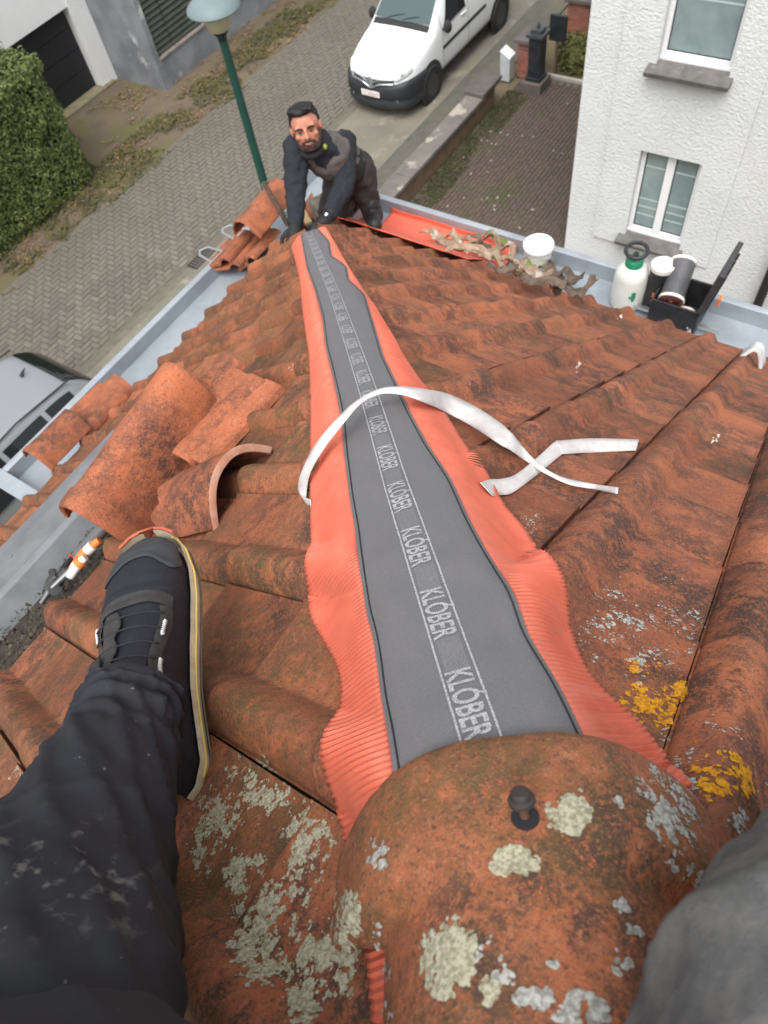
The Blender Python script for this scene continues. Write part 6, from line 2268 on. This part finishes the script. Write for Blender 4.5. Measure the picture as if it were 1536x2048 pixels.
for f in ((lambda g: g), (lambda g: 12 - g)):
    for (a, b) in ((0.45, 0.85), (0.92, 1.55), (1.62, 2.35)):
        B2.patch(a, b, f(3.08), f(3.9), 0.006, 8, 6).build('side_window', SGL, cr, smooth='all', local=True)
    s_ = 1 if f(3) < 6 else -1
    MB().ell((2.35, s_ * 0.98, 0.98), (0.07, 0.10, 0.07)).build('mirror', pm('mirror_white', (0.6, 0.61, 0.62), rough=0.3), cr, smooth='all', local=True)
    for xw in (0.75, 3.25):
        wheel(cr, xw, s_ * 0.83, 0.31, s_, RIMS, BLACKM)
    MB().tube([V((0.35, s_ * 0.565, 1.43)), V((1.2, s_ * 0.565, 1.505)), V((2.2, s_ * 0.58, 1.455))], 0.012, 6).build('roof_rail', BLACKM, cr, local=True)
B2.patch(0.235, 0.26, 5.0, 7.0, 0.005, 2, 12).build('hatch_gap', BLACKM, cr, local=True)
MB().tube([V((0.62, 0, 1.475)), V((0.58, 0, 1.505)), V((0.52, 0, 1.53))], [0.03, 0.018, 0.006], 8).build('antenna', BLACKM, cr, smooth=True, local=True)
# ------------------------------------------------------------------ lichen crusts on the near tiles
vv, tt = [], []
for (me, mx) in TRI:
    me.calc_loop_triangles()
    n0 = len(vv)
    vv += [mx @ v.co for v in me.vertices]
    tt += [tuple(i + n0 for i in t.vertices) for t in me.loop_triangles]
BV = bvhtree.BVHTree.FromPolygons(vv, tt)


def lichen(name, label, patches, mat, seed, thr=0.05, s0=0.0007, s1=0.0019, fr=95):
    r = random.Random(seed)
    vs, fs = [], []
    for (px, py, rx, ry, dn) in patches:
        th_ = thr
        for _ in range(int(rx * ry * 3.14 * dn * 1.6)):
            a, q = r.uniform(0, 6.283), math.sqrt(r.random()) * 1.12
            d = ray(px + rx * q * math.cos(a), py + ry * q * math.sin(a))
            h, n, i, ds = BV.ray_cast(V((0, 0, 0)), d)
            if h is None or ds > 1.3:
                continue
            k = 0.8 * noise.noise(h * fr * 0.45) + 0.8 * noise.noise(h * fr * 1.6 + V((seed, 0, 0))) + 0.6 * noise.noise(h * fr * 4.5) - (q ** 3) * 0.5
            if k < th_:
                continue
            if n.dot(d) > 0:
                n = -n
            s_ = r.uniform(s0, s1) * max(0.35, min(1.15, 0.4 + (k - th_) * 1.6))
            u = n.orthogonal().normalized()
            u = M.Rotation(r.uniform(0, 6.28), 3, n) @ u
            w_ = n.cross(u)
            n0 = len(vs)
            m = 6
            hh = h + n * 0.0004
            vs.append(hh + n * s_ * r.uniform(0.10, 0.28))
            for c in range(m):
                b = 6.283 * c / m
                rad_ = s_ * r.uniform(0.8, 1.1)
                vs.append(hh + (u * math.cos(b) + w_ * math.sin(b)) * rad_ + n * s_ * r.uniform(-0.05, 0.18))
            fs += [(n0, n0 + 1 + c, n0 + 1 + (c + 1) % m) for c in range(m)]
    me = bpy.data.meshes.new(name)
    me.from_pydata([tuple(p) for p in vs], [], fs)
    me.update()
    o = link(name, me, mat)
    return setp(o, label, 'lichen', None, 'stuff')


lichen('lichen', 'pale green lichen crust on the tiles left of the near hip tile', [(500, 1580, 75, 75, 0.22), (430, 1650, 55, 90, 0.2), (555, 1590, 55, 40, 0.2), (470, 1740, 70, 60, 0.2), (615, 1690, 55, 90, 0.22), (560, 1830, 95, 90, 0.24), (520, 1910, 70, 60, 0.22), (620, 1960, 80, 90, 0.24), (690, 1880, 40, 130, 0.2), (370, 1560, 30, 40, 0.15), (25, 1530, 30, 40, 0.12), (165, 1380, 18, 20, 0.1)], LICH_P, 3, -0.02)
lichen('lichen', 'pale cream lichen blotches on the near hip tile', [(1135, 1625, 44, 48, 0.5), (1030, 1725, 45, 28, 0.3), (900, 1915, 58, 75, 0.3), (975, 1985, 25, 30, 0.3)], LICH_P, 5, -0.30)
lichen('lichen', 'grey white lichen rosettes on the near hip tile', [(1345, 1640, 60, 70, 0.3), (1375, 1710, 45, 60, 0.3), (1330, 1560, 55, 60, 0.10), (755, 1705, 24, 36, 0.3), (1252, 1812, 24, 18, 0.5), (1268, 1862, 20, 18, 0.5), (1240, 1930, 24, 45, 0.35), (1065, 1990, 42, 34, 0.4), (985, 1905, 34, 45, 0.35), (1015, 1950, 30, 30, 0.3), (1165, 2025, 55, 40, 0.4), (775, 1985, 16, 80, 0.3), (755, 1880, 12, 60, 0.25), (1240, 1600, 16, 20, 0.35), (1100, 1930, 16, 14, 0.4)], LICH_G, 7, 0.0)
lichen('lichen', 'scattered grey white lichen on the right slope beside the orange pleats', [(1210, 1260, 80, 90, 0.15), (1280, 1320, 90, 60, 0.2), (1310, 1235, 70, 45, 0.16), (1385, 1250, 25, 70, 0.2), (1240, 1190, 60, 40, 0.06), (1060, 1050, 28, 40, 0.2), (1330, 1490, 30, 40, 0.35), (1385, 1565, 24, 70, 0.3), (1475, 1650, 28, 70, 0.25), (1525, 1590, 30, 60, 0.25), (1350, 1120, 60, 60, 0.02), (1440, 1480, 60, 60, 0.03)], LICH_G, 9, 0.25)
lichen('lichen', 'bright yellow lichen on the right slope beside the near hip tile', [(1298, 1398, 62, 30, 0.4), (1335, 1422, 34, 34, 0.35), (1275, 1430, 24, 26, 0.25), (1445, 1552, 72, 48, 0.7), (1445, 1552, 60, 40, 0.7), (1492, 1560, 24, 42, 0.8), (1265, 1335, 22, 14, 0.25), (1312, 1340, 24, 14, 0.25), (1362, 1385, 14, 24, 0.3), (1395, 1480, 10, 10, 0.2)], LICH_Y, 11, -0.14, 0.0008, 0.0021)
